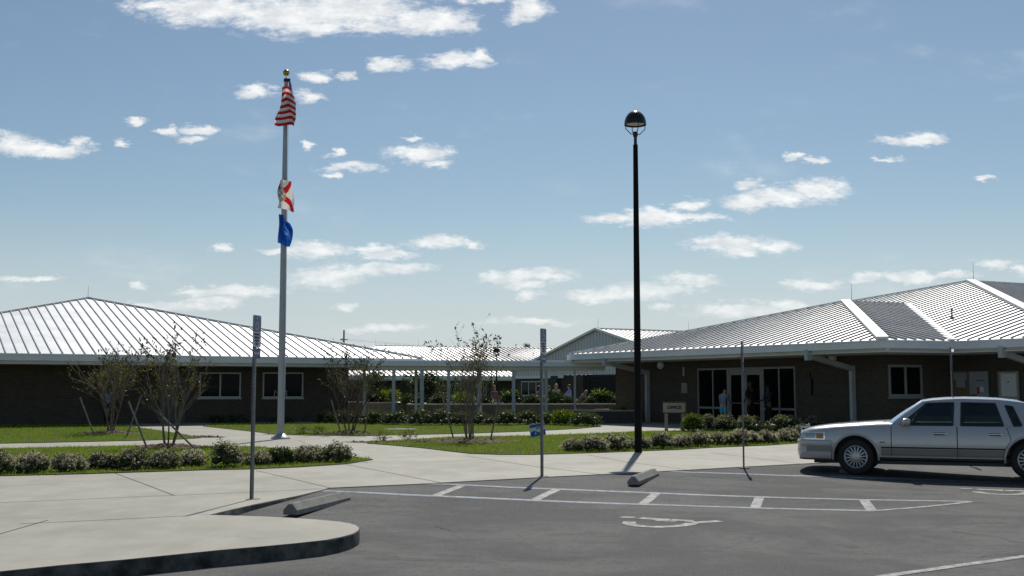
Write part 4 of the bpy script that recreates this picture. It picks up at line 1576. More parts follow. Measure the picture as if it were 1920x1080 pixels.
sign_post(474, 936, 591, (.98, -.18), 'leftmost parking sign post, beside the near wheel stop, pale plate facing right')
sign_post(1018, 893, 616, (.92, -.40), 'middle parking sign post with dark blue lower plate, beside the hatched aisle')
sign_post(1396, 877, 636, (.972, -.235), 'parking sign post seen edge-on left of the silver car')
sign_post(1790, 860, 646, (.93, -.365), 'parking sign post standing behind the silver car roof, seen edge-on')


# ------------------------------------------------------------------ wheel stops
def wheel_stop(p, q, label):
    d = (q - p); L = d.length
    r = empty('wheel_stop', (p + q) / 2, math.atan2(d.y, d.x))
    T(r, label, 'wheel stop', 'concrete wheel stops')
    prof = [(-.105, 0), (-.105, .062), (-.028, .152), (.028, .152), (.105, .062), (.105, 0)]
    rows = []
    for x, s_ in ((-L / 2, .93), (-L / 2 + .02, 1), (-L / 4, 1), (0, 1), (L / 4, 1), (L / 2 - .02, 1), (L / 2, .93)):
        rows.append([(x, a * s_, b * (s_ if b > .1 else 1)) for a, b in prof])
    m = MB(); m.grid(rows)
    n = len(prof)
    m.f += [tuple(range(n)), tuple(len(m.v) - n + i for i in range(n))[::-1]]; m.m += [0, 0]
    m.build('block', 'precast', r, world=False)
    for sx in (-.3, .3):
        MB().lathe([(.014, 0), (.014, .006)], 8, (sx * L, 0, .152)).build('anchor_pin', 'galvanised', r, world=False)
    return r


wheel_stop(GA(543.5, 970), GA(646, 936), 'longest nearest concrete wheel stop lying by the kerb end of the pavement')
wheel_stop(GA(1187, 912), GA(1226, 891), 'concrete wheel stop alone in the empty bay below the lamp post')
a_ = GA(1580, 890) + V(.38, .925, 0) * .35
wheel_stop(a_, a_ + V(.38, .925, 0) * 1.85, 'shaded concrete wheel stop against the front tyre of the car')


# ------------------------------------------------------------------ car
def build_car():
    cdir = V(.925, -.38, 0).normalized()              # towards the rear
    contact = GA(1606, 891)
    org = contact + V(-cdir.y, cdir.x, 0) * .90
    org.z = contact.z
    r = empty('parked_car', org, math.atan2(cdir.y, cdir.x))
    T(r, 'silver four-door sedan parked nose toward the pavement, cut by the photo edge', 'car')
    r.scale = (1.055, 1.055, 1.075)
    WB = 2.98
    RA_ = .395
    WZ = .335

    def lerp_tab(tab, x):
        for (a, va), (b_, vb) in zip(tab[:-1], tab[1:]):
            if x <= b_:
                t = max(0, min(1, (x - a) / (b_ - a)))
                return va + (vb - va) * t
        return tab[-1][1]
    Wt = [(-1.02, .80), (-.95, .865), (-.85, .905), (-.6, .945), (0, .965), (1.5, .975), (3.0, .965), (3.9, .94), (4.3, .90), (4.45, .84)]
    ZS = [(-1.02, .735), (-.8, .80), (-.3, .855), (.3, .895), (.65, .915), (1.0, .905), (2.5, .905), (3.2, .925), (4.0, .93), (4.45, .88)]
    ZT = [(-1.02, .80), (-.85, .865), (-.5, .915), (0, .955), (.4, .985), (.62, .99), (.75, .955), (1.2, .93), (3.2, .95), (3.5, 1.0), (4.1, .99), (4.45, .93)]

    def zb(x):
        for xc in (0, WB):
            if abs(x - xc) < RA_:
                return WZ + math.sqrt(RA_ ** 2 - (x - xc) ** 2)
        return lerp_tab([(-1.02, .36), (-.45, .33), (.45, .345), (2.5, .345), (3.45, .35), (4.45, .40)], x)

    def sidey(x, z):
        w = lerp_tab(Wt, x)
        ins = lerp_tab([(.2, .075), (.30, .035), (.40, .012), (.55, 0), (.70, .008), (.82, .03), (.92, .065)], z)
        return w - ins
    xs = [-1.02, -.99, -.95, -.9, -.82, -.72, -.6, -.48]
    for xc in (0, WB):
        xs += [xc + RA_ * 1.0001 * math.cos(a) * -1 for a in np.linspace(0, math.pi, 19)]
        if xc == 0:
            xs += [.5, .6, .7, .85, 1.0, 1.2, 1.4, 1.6, 1.8, 2.0, 2.2, 2.4, 2.5]
    xs += [3.5, 3.65, 3.8, 3.95, 4.1, 4.25, 4.35, 4.42, 4.45]
    xs = sorted(set(round(x, 4) for x in xs))
    NR = 9
    cols_ = []
    for x in xs:
        z0, z1, zt, w = zb(x), lerp_tab(ZS, x), lerp_tab(ZT, x), lerp_tab(Wt, x)
        half = [(0, z0), (w - .30, z0), (sidey(x, z0) - .03, z0)]
        for k_ in range(NR):
            z = z0 + (z1 - z0) * k_ / (NR - 1)
            half.append((sidey(x, z), z))
        ys = sidey(x, z1)
        half += [(ys - .025, z1 + .022), (ys - .07, z1 + (zt - z1) * .55 + .012), (ys - .20, zt - .004), (ys * .45, zt + .006), (0, zt + .010)]
        cols_.append(half)
    H = len(cols_[0])
    for sgn, nm in ((-1, 'near'), (1, 'far')):
        pass
    m = MB()
    full = []
    for x, half in zip(xs, cols_):
        ring = [(x, -y, z) for y, z in half] + [(x, y, z) for y, z in half[::-1][1:]]
        full.append(ring)
    nc = len(full[0])
    vs = [p for r_ in full for p in r_]
    fs = []
    for i in range(len(full) - 1):
        xm = (xs[i] + xs[i + 1]) / 2
        for j in range(nc - 1):
            top = H - 3 <= j <= nc - 1 - (H - 3) - 1
            if top and .72 < xm < 3.3:
                continue
            fs.append((i * nc + j, (i + 1) * nc + j, (i + 1) * nc + j + 1, i * nc + j + 1))
    fs.append(tuple(range(nc))); fs.append(tuple((len(full) - 1) * nc + j for j in range(nc))[::-1])
    m.add(vs, fs)
    body = m.build('body', 'car_paint', r, smooth=True, world=False, sharp=40)
    body.data.materials.append(MATS['car_paint'])

    # under-body and wheel wells
    m = MB()
    m.box(-.8, 4.2, -.62, .62, .20, .36); m.box(.42, 2.56, -.86, .86, .215, .275)
    for xc in (0, WB):
        m.box(xc - .36, xc + .36, -.60, .60, .3, .70)
    m.build('underbody', 'black_trim', r, world=False)

    # greenhouse ------------------------------------------------------
    def SP(x, z, s_, off=0.0):
        y = .905 - max(0, z - .90) * .52 - .10 * max(0, z - 1.26) + off
        if x > 2.9:
            y -= (x - 2.9) * .05
        return (x, s_ * y, z)
    roofline = [(1.20, 1.352), (1.35, 1.376), (1.6, 1.394), (1.9, 1.402), (2.2, 1.398), (2.5, 1.382), (2.8, 1.352), (2.95, 1.328)]
    wins = {'front': [(.80, .925), (1.265, 1.318), (1.74, 1.330), (1.715, .925)],
            'rear': [(1.845, .925), (1.86, 1.332), (2.44, 1.318), (2.565, .925)],
            'quarter': [(2.60, 1.285), (2.72, 1.265), (2.86, .935), (2.735, .925)]}
    m = MB()
    for s_ in (-1, 1):
        def poly(L):
            a = [SP(x, z, s_) for x, z in L]
            nn = V(0, -s_ * .03, -.015)
            m.plate(a, nn)
        rail = [(x, z - .012) for x, z in roofline]
        # A pillar, header rail, B, C pillars and sail panel, sill
        poly([(.60, .90), (.80, .925), (1.265, 1.318), (1.20, 1.352)])
        tops = [(1.265, 1.318), (1.74, 1.330), (1.86, 1.332), (2.44, 1.318), (2.60, 1.285), (2.72, 1.265)]
        low = tops
        up = [(1.20, 1.352), (1.74, 1.398), (1.88, 1.402), (2.46, 1.386), (2.64, 1.370), (2.80, 1.352)]
        for (a, b_), (c, d_) in zip(zip(low[:-1], up[:-1]), zip(low[1:], up[1:])):
            poly([a, c, d_, b_])
        poly([(1.715, .925), (1.74, 1.330), (1.86, 1.332), (1.845, .925)])
        poly([(2.565, .925), (2.44, 1.318), (2.60, 1.285), (2.735, .925)])
        poly([(2.72, 1.265), (2.80, 1.352), (2.97, 1.322), (3.50, .955), (3.42, .90), (2.86, .935)])
        poly([(.60, .885), (.60, .90), (.80, .925), (1.715, .925), (2.565, .925), (2.735, .925), (2.86, .935), (3.42, .915), (3.42, .885)])
    m.build('pillars', 'car_paint', r, world=False)
    # roof skin
    rows = []
    for x, z in roofline:
        p = SP(x, z, 1)
        hw = p[1]
        fx = .06 if x < 1.3 else (-.0 if x < 2.9 else .05)
        rows.append([(x - fx * (1 - (t ** 2)), hw * t, z + .038 * (1 - t * t) * (1 if 1.25 < x < 2.9 else .7) + (.0 if abs(t) < 1 else -.004)) for t in np.linspace(-1, 1, 13)])
    m = MB(); m.grid(rows)
    low_ = [[(x, y, z - .03) for x, y, z in rw] for rw in rows]
    m.grid([rw[::-1] for rw in low_])
    m.build('roof', 'car_paint', r, smooth=True, world=False, sharp=60)

    # glass
    def pane(name, L, s_, par, mat='car_glass'):
        a = [SP(x, z, s_, -.006) for x, z in L]
        mm = MB(); mm.plate(a, V(0, -s_ * .004, -.002))
        return mm.build(name, mat, par, world=False)

    def wframe(L, s_, par):
        mm = MB()
        P = [Vector(SP(x, z, s_, .004)) for x, z in L]
        c = sum(P, V(0, 0, 0)) / len(P)
        for i in range(len(P)):
            a, b_ = P[i], P[(i + 1) % len(P)]
            mm.bar(a.lerp(c, .02), b_.lerp(c, .02), .028, .012, up=(0, s_, .4))
        return mm.build('window_trim', 'black_trim', par, world=False)

    def patch(xl, xr, z0, z1, off, nx=14, nz=9, s_=-1):
        rows = []
        for k_ in range(nz + 1):
            z = z0 + (z1 - z0) * k_ / nz
            a, b_ = xl(z), xr(z)
            rows.append([(a + (b_ - a) * i / nx, s_ * (sidey(a + (b_ - a) * i / nx, z) + off), z) for i in range(nx + 1)])
        return rows
    gapx = [(.641, .641, .30, .90), (1.782, 1.782, .30, .90)]
    dz0, dz1 = .37, .905

    def rear_edge(z):
        if z > .72:
            return 2.60 - (.905 - z) * -.35
        d = max(0.0, (RA_ + .055) ** 2 - (z - WZ) ** 2)
        return min(2.665, WB - math.sqrt(d) + .0)
    for s_ in (-1, 1):
        for nm, xl, xr in (('front', lambda z: .652, lambda z: 1.772), ('rear', lambda z: 1.792, rear_edge)):
            mm = MB()
            g = patch(xl, xr, dz0, dz1, .006, s_=s_)
            mm.grid(g if s_ < 0 else [q[::-1] for q in g])
            rim = [q for q in g[0]] + [q[-1] for q in g[1:]] + [q for q in g[-1][::-1][1:]] + [q[0] for q in g[::-1][1:-1]]
            inn = [(x, y - s_ * .008, z) for x, y, z in rim]
            mm.grid([rim, inn], close=True)
            d = mm.build('door', 'car_paint', r, smooth=True, world=False, sharp=40)
            L = wins[nm]
            pane('side_window', L, s_, d); wframe(L, s_, d)
            hx = 1.49 if nm == 'front' else 2.42
            y0 = sidey(hx, .775) + .006
            hm = MB()
            hm.box(hx - .105, hx + .105, min(s_ * y0, s_ * (y0 + .004)), max(s_ * y0, s_ * (y0 + .004)), .748, .800)
            hm.build('handle_recess', 'black_trim', d, world=False)
            hm = MB(); hm.bar((hx - .12, s_ * (y0 + .018), .782), (hx + .11, s_ * (y0 + .018), .782), .022, .018); hm.box(hx + .085, hx + .125, s_ * y0 if s_ > 0 else s_ * (y0 + .014), s_ * (y0 + .014) if s_ > 0 else s_ * y0, .765, .795)
            hm.build('handle', 'chrome', d, world=False)
            # lower cladding and moulding follow the door skin
            cl = MB(); cl.grid(patch(lambda z: .652 if nm == 'front' else 1.792, (lambda z: 1.772) if nm == 'front' else rear_edge, .375, .50, .013, s_=s_)); cl.build('lower_cladding', 'car_lower', d, smooth=True, world=False)
            cl = MB(); cl.grid(patch(lambda z: .652 if nm == 'front' else 1.792, (lambda z: 1.772) if nm == 'front' else rear_edge, .508, .535, .016, nz=2, s_=s_)); cl.build('side_moulding', 'black_trim', d, smooth=True, world=False)
        # dark shut lines
        for xc in (.646, 1.782):
            mm = MB()
            mm.grid(patch(lambda z: xc - .008, lambda z: xc + .008, .36, .905, .0025, 1, 9, s_))
            mm.build('shut_line', 'black_trim', r, world=False)
        mm = MB()
        mm.grid(patch(lambda z: rear_edge(z) - .002, lambda z: rear_edge(z) + .012, .36, .905, .0025, 1, 12, s_))
        mm.build('shut_line', 'black_trim', r, world=False)
        cl = MB(); cl.grid(patch(lambda z: .46, lambda z: .636, .508, .535, .012, 4, 2, s_)); cl.build('side_moulding', 'black_trim', r, smooth=True, world=False)
        cl = MB(); cl.grid(patch(lambda z: .46, lambda z: .636, .375, .50, .009, 4, 5, s_)); cl.build('lower_cladding', 'car_lower', r, smooth=True, world=False)
        cl = MB(); cl.grid(patch(lambda z: .44, lambda z: .53, .605, .622, .008, 3, 1, s_)); cl.build('badge', 'black_trim', r, world=False)
        pane('quarter_window', wins['quarter'], s_, r); wframe(wins['quarter'], s_, r)
        for xc in (0, WB):
            a = MB()
            P = [(xc + (RA_ + .02) * math.cos(t), s_ * (sidey(xc + (RA_ + .02) * math.cos(t), WZ + (RA_ + .02) * math.sin(t)) + .004), WZ + (RA_ + .02) * math.sin(t)) for t in np.linspace(-.12, math.pi + .12, 30)]
            a.tube(P, .019, 6); a.build('wheel_arch_lip', 'car_paint', r, smooth=True, world=False)
        # mirror
        mm = MB()
        y0 = s_ * .93
        rows = []
        for x, k_ in ((.86, .55), (.875, .95), (.91, 1), (.955, .92), (.99, .6)):
            rows.append([(x, s_ * (1.005 + .085 * k_ * math.cos(t)), .985 + .068 * k_ * math.sin(t)) for t in np.linspace(0, 2 * math.pi, 14, endpoint=False)])
        mm.grid(rows, close=True); n_ = 14
        mm.f += [tuple(range(n_)), tuple(len(mm.v) - n_ + i for i in range(n_))]; mm.m += [0, 0]
        mm.obox((.88, s_ * .93, .945), (.05, 0, 0), (0, .045, 0), (0, 0, .028))
        mi = mm.build('mirror', 'car_paint', r, smooth=True, world=False)
        # lamps at the front corner
        for (a, b_, mat, nm, off) in ((-.915, -.60, 'lens_clear', 'headlight', .006), (-.715, -.585, 'lens_amber', 'turn_signal', .010)):
            mm = MB(); mm.grid(patch(lambda z: a, lambda z: b_, .662, .765 if nm == 'headlight' else .752, off, 8, 3, s_)); mm.build(nm, mat, r, smooth=True, world=False)
        mm = MB()
        for z in (.652, .776):
            mm.grid(patch(lambda z_: -.93, lambda z_: -.555, z - .007, z + .007, .008, 8, 1, s_))
        mm.grid(patch(lambda z_: -.575, lambda z_: -.545, .65, .78, .0075, 2, 2, s_))
        mm.grid(patch(lambda z_: -.72, lambda z_: -.712, .66, .766, .0115, 1, 2, s_))
        mm.build('lamp_bezel', 'chrome', r, world=False)
    # windshield and rear window
    for nm, bot, topx, topz, bulge, mat in (('windshield', .63, 1.205, 1.350, -.13, 'windshield_glass'), ('rear_window', 3.45, 2.96, 1.322, .12, 'car_glass')):
        zb_ = .935 if nm == 'windshield' else .96
        rows = []
        for k_ in range(6):
            t = k_ / 5
            x = bot + (topx - bot) * t
            z = zb_ + (topz - zb_) * t + .02 * math.sin(t * 3.14)
            y = SP(x, max(z, .90), 1)[1] - .012
            rows.append([(x + bulge * (1 - q * q) * (1 - .55 * t), y * q, z + (.03 * (1 - q * q) if t == 1 else .02 * (1 - q * q))) for q in np.linspace(-1, 1, 13)])
        mm = MB(); mm.grid(rows); mm.build(nm, mat, r, smooth=True, world=False)
    # cowl, front face
    mm = MB(); mm.grid([[(.50, y, .988) for y in np.linspace(-.78, .78, 7)], [(.66, y * 1.05, .955) for y in np.linspace(-.78, .78, 7)]]); mm.build('wiper_cowl', 'black_trim', r, world=False)
    for yy_ in (-.35, .3):
        mm = MB(); mm.tube([(.55, yy_, .985), (.62, yy_ + .25, 1.015), (.70, yy_ + .45, 1.05)], .008, 5); mm.build('wiper', 'black_trim', r, world=False)
    # bumper: wraps round the nose
    path = [(-.44, .945)] + [(-.6, .955), (-.75, .935), (-.88, .90), (-.99, .83), (-1.06, .70), (-1.10, .45), (-1.115, .0)]
    path = path + [(x, -y) for x, y in path[::-1][1:]]
    prof = [(.0, .30), (.025, .36), (.03, .44), (.03, .475), (.018, .485), (.018, .52), (.03, .53), (.035, .60), (.02, .635), (-.04, .645), (-.10, .64)]
    rows = []
    for i, (x, y) in enumerate(path):
        q0, q1 = path[max(i - 1, 0)], path[min(i + 1, len(path) - 1)]
        t = V(q1[0] - q0[0], q1[1] - q0[1], 0).normalized()
        nn = V(-t.y, t.x, 0) * -1
        if nn.dot(V(x - .2, y, 0)) < 0:
            nn = -nn
        rows.append([(x + nn.x * a, y + nn.y * a, z) for a, z in prof])
    mm = MB(); mm.grid(rows); mm.build('front_bumper', 'car_paint', r, smooth=True, world=False, sharp=50)
    rows = [[(x + (x + .3) * 0 + 0, y * 1.0, z) for z in (.27, .31)] for x, y in [(a, b_ * .985) for a, b_ in path]]
    mm = MB(); mm.grid(rows); mm.build('air_dam', 'black_trim', r, world=False)
    strip_rows = []
    for i, (x, y) in enumerate(path):
        q0, q1 = path[max(i - 1, 0)], path[min(i + 1, len(path) - 1)]
        t = V(q1[0] - q0[0], q1[1] - q0[1], 0).normalized(); nn = V(t.y, -t.x, 0)
        if nn.dot(V(x - .2, y, 0)) < 0:
            nn = -nn
        strip_rows.append([(x + nn.x * .036, y + nn.y * .036, z) for z in (.425, .525)])
    for sr in (strip_rows[:4], strip_rows[-4:]):
        mm = MB(); mm.grid(sr); mm.build('bumper_strip', 'car_lower', r, smooth=True, world=False)
    mm = MB(); mm.box(-1.165, -1.14, -.16, .16, .46, .625); mm.build('plate_bracket', 'black_trim', r, world=False)
    # grille
    mm = MB(); mm.box(-1.05, -.99, -.36, .36, .655, .845)
    mm.build('grille', 'black_trim', r, world=False)
    mm = MB()
    for i in range(17):
        y = -.34 + i * .0425
        mm.box(-1.062, -1.045, y - .006, y + .006, .665, .84)
    mm.bar((-1.055, -.37, .85), (-1.055, .37, .85), .04, .03); mm.bar((-1.055, -.37, .66), (-1.055, -.37, .86), .03, .03, up=(0, 1, 0)); mm.bar((-1.055, .37, .66), (-1.055, .37, .86), .03, .03, up=(0, 1, 0))
    mm.build('grille_trim', 'chrome', r, world=False)
    mm = MB(); mm.box(-.98, -.95, -.008, .008, .85, .92); mm.build('hood_ornament', 'chrome', r, world=False)
    # rear
    mm = MB(); mm.box(4.43, 4.50, -.78, .78, .40, .62); mm.build('rear_bumper', 'car_paint', r, world=False)
    for s_ in (-1, 1):
        mm = MB(); mm.box(4.44, 4.47, min(s_ * .4, s_ * .8), max(s_ * .4, s_ * .8), .68, .82); mm.build('tail_light', 'paper_red', r, world=False)
    # cabin
    def seat(x, y, w, nm):
        mm = MB()
        rows = [[(x + a, y + w * q, z) for q, a, z in ((-1, 0, .40), (-1, 0, .60), (1, 0, .60), (1, 0, .40))], [(x + .5, y + w * q, z) for q, z in ((-1, .38), (-1, .56), (1, .56), (1, .38))]]
        mm.obox((x + .25, y, .50), (.27, 0, -.02), (0, w, 0), (0, 0, .08))
        mm.obox((x + .56, y, .82), (.06, 0, -.012), (0, w * .97, 0), (.10, 0, .26))
        if nm == 'front_seat':
            mm.obox((x + .69, y, 1.16), (.04, 0, 0), (0, w * .5, 0), (.015, 0, .075))
        mm.build(nm, 'seat_leather', r, smooth=False, world=False)
    seat(1.15, -.38, .30, 'front_seat'); seat(1.15, .38, .30, 'front_seat'); seat(2.15, 0, .72, 'rear_seat')
    mm = MB(); mm.box(.45, 3.4, -.80, .80, .30, .34); mm.obox((.72, 0, .86), (.14, 0, -.03), (0, .80, 0), (.02, 0, .09)); mm.box(3.0, 3.35, -.78, .78, .86, .92)
    mm.build('dashboard', 'black_trim', r, world=False)
    mm = MB()
    mm.tube([(1.02 + .05 * math.sin(t), -.38 + .185 * math.cos(t), .94 + .18 * math.sin(t)) for t in np.linspace(0, 6.2832, 24)], .014, 6); mm.bar((.85, -.38, .90), (1.02, -.38, .94), .05, .05); mm.bar((1.02, -.55, .94), (1.02, -.21, .94), .03, .03)
    mm.build('steering_wheel', 'black_trim', r, world=False)
    # wheels
    for xc in (0, WB):
        for s_ in (-1, 1):
            w = empty('wheel', (xc, s_ * .80, WZ)); w.parent = r
            hw = .105
            tp2 = [(.205, -hw + .012), (.235, -hw), (.28, -hw - .004), (.318, -hw + .012), (.333, -hw + .035), (.336, 0), (.333, hw - .035), (.318, hw - .012), (.28, hw + .004), (.235, hw), (.205, hw - .012)]
            mm = MB(); mm.lathe(tp2, 40, axis='y', cap=False); mm.build('tyre', 'rubber', w, smooth=True, world=False)
            mm = MB()
            o_ = s_ * (hw - .004)
            mm.lathe([(.207, o_ - s_ * .02), (.211, o_), (.200, o_ + s_ * .004), (.188, o_ - s_ * .004), (.184, o_ - s_ * .02)], 40, axis='y', cap=False)
            mm.lathe([(.082, o_ - s_ * .006), (.078, o_ + s_ * .010), (.05, o_ + s_ * .016), (.001, o_ + s_ * .018)], 24, axis='y', cap=False)
            for i in range(16):
                a = 2 * math.pi * i / 16 + .1
                d = V(math.cos(a), 0, math.sin(a)); q = V(-math.sin(a), 0, math.cos(a))
                p0, p1 = d * .07 + V(0, o_ + s_ * .004, 0), d * .188 + V(0, o_ - s_ * .006, 0)
                wa, wb_ = .011, .0085
                mm.add([p0 - q * wa, p0 + q * wa, p1 + q * wb_, p1 - q * wb_] + [v_ - V(0, s_ * .02, 0) for v_ in (p0 - q * wa, p0 + q * wa, p1 + q * wb_, p1 - q * wb_)],
                       [(0, 1, 2, 3), (4, 5, 6, 7), (0, 1, 5, 4), (2, 3, 7, 6), (1, 2, 6, 5), (3, 0, 4, 7)])
            mm.build('rim', 'alloy', w, smooth=False, world=False)
            mm = MB(); mm.lathe([(.195, o_ - s_ * .035), (.001, o_ - s_ * .03)], 24, axis='y', cap=False); mm.build('brake_disc', 'black_trim', w, world=False)
    return r


build_car()


# ------------------------------------------------------------------ plants
def leaf_quads(P, Nn, L, Wd, r, droop=0.4):
    """diamond leaves at P, pointing along jittered Nn"""
    n = len(P)
    d = Nn + r.normal(0, .55, (n, 3)); d[:, 2] -= droop * r.random(n) - .2
    d /= np.linalg.norm(d, axis=1)[:, None] + 1e-9
    q = r.normal(0, 1, (n, 3))
    s_ = np.cross(d, q); s_ /= np.linalg.norm(s_, axis=1)[:, None] + 1e-9
    up = np.cross(s_, d)
    L = (np.asarray(L) * r.uniform(.65, 1.3, n))[:, None]; Wd = (np.asarray(Wd) * r.uniform(.7, 1.2, n))[:, None]
    v = np.stack([P, P + d * L * .5 + s_ * Wd * .5 + up * L * .06, P + d * L, P + d * L * .5 - s_ * Wd * .5 + up * L * .06], 1)
    return v.reshape(-1, 3), np.arange(4 * n).reshape(-1, 4)


def ico_lumps(cs, rs):
    bm = bmesh.new()
    for c, r_ in zip(cs, rs):
        bmesh.ops.create_icosphere(bm, subdivisions=1, radius=1.0, matrix=Matrix.Translation(Vector(c)) @ Matrix.Diagonal((r_, r_, r_ * .8, 1)))
    me = bpy.data.meshes.new('t')
    bm.to_mesh(me); bm.free()
    v = np.array([x.co[:] for x in me.vertices]); f = np.array([p.vertices[:] for p in me.polygons])
    bpy.data.meshes.remove(me)
    return v, f


def shrub(name, label, cat, group, base, w, d, h, seed, leaf='leaf_hawthorn', n=900, L=.055, Wd=.026, flowers=0.0, open_=0.0, core=True, crest=None):
    r = np.random.default_rng(seed)
    o = empty(name, base)
    T(o, label, cat, group)
    k = max(7, int(9 + 6 * r.random()))
    cs, rs = [], []
    for i in range(k):
        a, f = r.uniform(0, 6.28), math.sqrt(r.random()) * .68
        hh = (1 - f ** 1.8 * .55) * r.uniform(.50, .80)
        rad = r.uniform(.20, .34) * (1 - open_ * .3)
        cs.append((w / 2 * f * math.cos(a), d / 2 * f * math.sin(a), h * hh * .92)); rs.append(rad * min(w, h * 1.6, d * 1.3) * .62)
    for i in range(5):
        a = i * 1.257 + r.uniform(-.3, .3)
        cs.append((w * .33 * math.cos(a), d * .33 * math.sin(a), h * .26)); rs.append(.24 * min(w, h * 1.4))
    cs, rs = np.array(cs), np.array(rs)
    pick = r.integers(0, len(cs), n)
    dirs = r.normal(0, 1, (n, 3)); dirs[:, 2] = dirs[:, 2] * .9 + .25
    dirs /= np.linalg.norm(dirs, axis=1)[:, None]
    rad = rs[pick] * np.where(r.random(n) < .75, r.uniform(.80, 1.12, n), r.uniform(1.1, 1.38, n))
    P = cs[pick] + dirs * rad[:, None] * np.array([1, 1, .95])
    P[:, 2] = np.clip(P[:, 2], .02, h * 1.08)
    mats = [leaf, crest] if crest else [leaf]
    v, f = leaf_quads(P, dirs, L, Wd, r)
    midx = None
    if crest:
        midx = (P[:, 2] > h * r.uniform(.45, .95, n)).astype(int)  # higher leaves take the paler crest colour, a painted sunlit top
    ob = npmesh('foliage', v, f, mats, o, midx)
    if core:
        cv, cf = ico_lumps(cs, rs * .66)
        npmesh('inner_growth', cv, cf, 'leaf_deep' if leaf != 'leaf_hawthorn' else 'leaf_hawthorn', o)
    b = MB()
    for i in range(6):
        a = r.uniform(0, 6.28)
        b.tube([(.04 * math.cos(a), .04 * math.sin(a), 0), (w * .16 * math.cos(a), d * .16 * math.sin(a), h * .35), (w * .28 * math.cos(a + .3), d * .28 * math.sin(a + .3), h * .6)], [.012, .009, .004], 4)
    b.build('stems', 'bark_dark', o, world=False)
    if flowers > .1:
        nc = int(n * flowers * .26)
        pk = r.integers(0, len(cs), nc)
        dd = r.normal(0, 1, (nc, 3)); dd[:, 2] = np.abs(dd[:, 2]) * .8 + .15
        dd /= np.linalg.norm(dd, axis=1)[:, None]
        C = cs[pk] + dd * (rs[pk] * r.uniform(1.05, 1.32, nc))[:, None]
        C[:, 2] = np.clip(C[:, 2], .04, h * 1.1)
        m_ = 7
        Pf = np.repeat(C, m_, 0) + r.normal(0, .017, (nc * m_, 3))
        v, f = leaf_quads(Pf, np.repeat(dd, m_, 0), .026, .024, r, 0)
        npmesh('flowers', v, f, 'petal', o)
    return o


ORD = ['first', 'second', 'third', 'fourth', 'fifth', 'sixth', 'seventh', 'eighth', 'ninth', 'tenth', 'eleventh', 'twelfth', 'thirteenth', 'fourteenth', 'fifteenth', 'sixteenth']


BUSH_AT = []


def bush_row(rows, where, group, seed0, **kw):
    for i, row in enumerate(rows):
        x0, x1, yt, yb = row[:4]
        extra = row[4] if len(row) > 4 else {}
        base = G((x0 + x1) / 2, yb - 3)
        BUSH_AT.append((base.x, base.y, (x1 - x0) / (FOC / base.y)))
        sc = FOC / base.y
        w, h = (x1 - x0) / sc, (yb - yt) / sc * .97
        kk = dict(kw); kk.update(extra)
        look = kk.pop('look', 'white-flowered bush')
        shrub('shrub', '%s, %s from left %s' % (look, ORD[i], where), 'bush', group, base, w * 1.05, min(w, 1.1) * 1.0, h, seed0 + i, **kk)


bush_row([(-32, 28, 845, 892), (28, 94, 850, 890), (106, 159, 853, 888), (166, 202, 849, 884), (198, 230, 852, 884, dict(flowers=.5)), (226, 278, 838, 885, dict(flowers=.35)), (276, 334, 845, 883, dict(flowers=.55)), (338, 382, 845, 878, dict(flowers=1.3)),
          (394, 453, 824, 880, dict(flowers=.30, look='tall rounded bush with few flowers')), (455, 506, 847, 876, dict(flowers=.8)), (500, 554, 836, 874, dict(flowers=.08, leaf='leaf_deep', look='plain green bush')), (552, 608, 836, 871, dict(flowers=.7)), (603, 660, 831, 870, dict(flowers=.35, look='rounded bush with few flowers'))],
         'in the left pavement bed', 'flowering bushes along the left bed', 100, n=1500, flowers=1.05)
bush_row([(1052, 1096, 824, 850), (1091, 1138, 817, 850), (1135, 1184, 811, 848, dict(flowers=.7)), (1181, 1219, 822, 846), (1221, 1262, 807, 845, dict(flowers=.5)), (1259, 1296, 817, 843), (1293, 1330, 806, 841, dict(flowers=.7)), (1327, 1366, 811, 838), (1361, 1403, 806, 838),
          (1400, 1427, 808, 836), (1421, 1458, 810, 835), (1455, 1496, 806, 833), (1487, 1530, 793, 831, dict(flowers=.7))],
         'in the bed below the lamp post', 'flowering bushes along the right bed', 200, n=1300, flowers=1.15)
bush_row([(1280, 1318, 774, 813, dict(leaf='leaf_lime', look='bright green bush beside the office sign', L=.10, Wd=.04, flowers=0)), (1312, 1342, 772, 812, dict(flowers=.4)), (1338, 1382, 775, 812), (1384, 1436, 777, 813), (1438, 1500, 774, 815), (1502, 1545, 783, 811, dict(flowers=.5)), (1550, 1592, 779, 807, dict(flowers=.5))],
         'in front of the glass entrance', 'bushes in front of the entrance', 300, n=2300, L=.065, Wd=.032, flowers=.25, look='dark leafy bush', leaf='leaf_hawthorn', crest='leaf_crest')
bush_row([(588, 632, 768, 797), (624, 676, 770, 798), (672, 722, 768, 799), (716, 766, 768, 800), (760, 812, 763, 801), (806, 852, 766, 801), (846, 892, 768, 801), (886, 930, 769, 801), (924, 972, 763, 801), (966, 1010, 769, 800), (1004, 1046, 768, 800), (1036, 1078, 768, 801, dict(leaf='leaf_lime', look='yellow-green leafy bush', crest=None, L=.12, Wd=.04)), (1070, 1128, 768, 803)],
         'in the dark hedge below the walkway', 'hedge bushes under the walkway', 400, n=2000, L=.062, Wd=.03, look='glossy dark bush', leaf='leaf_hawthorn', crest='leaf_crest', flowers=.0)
bush_row([(60, 98, 778, 797), (96, 150, 774, 797), (388, 422, 780, 796), (420, 472, 777, 796), (492, 560, 779, 797)], 'in shade against the left building wall', 'shaded bushes at the left wall', 450, n=500, L=.08, Wd=.035, look='low dark bush', leaf='leaf_deep', flowers=0)


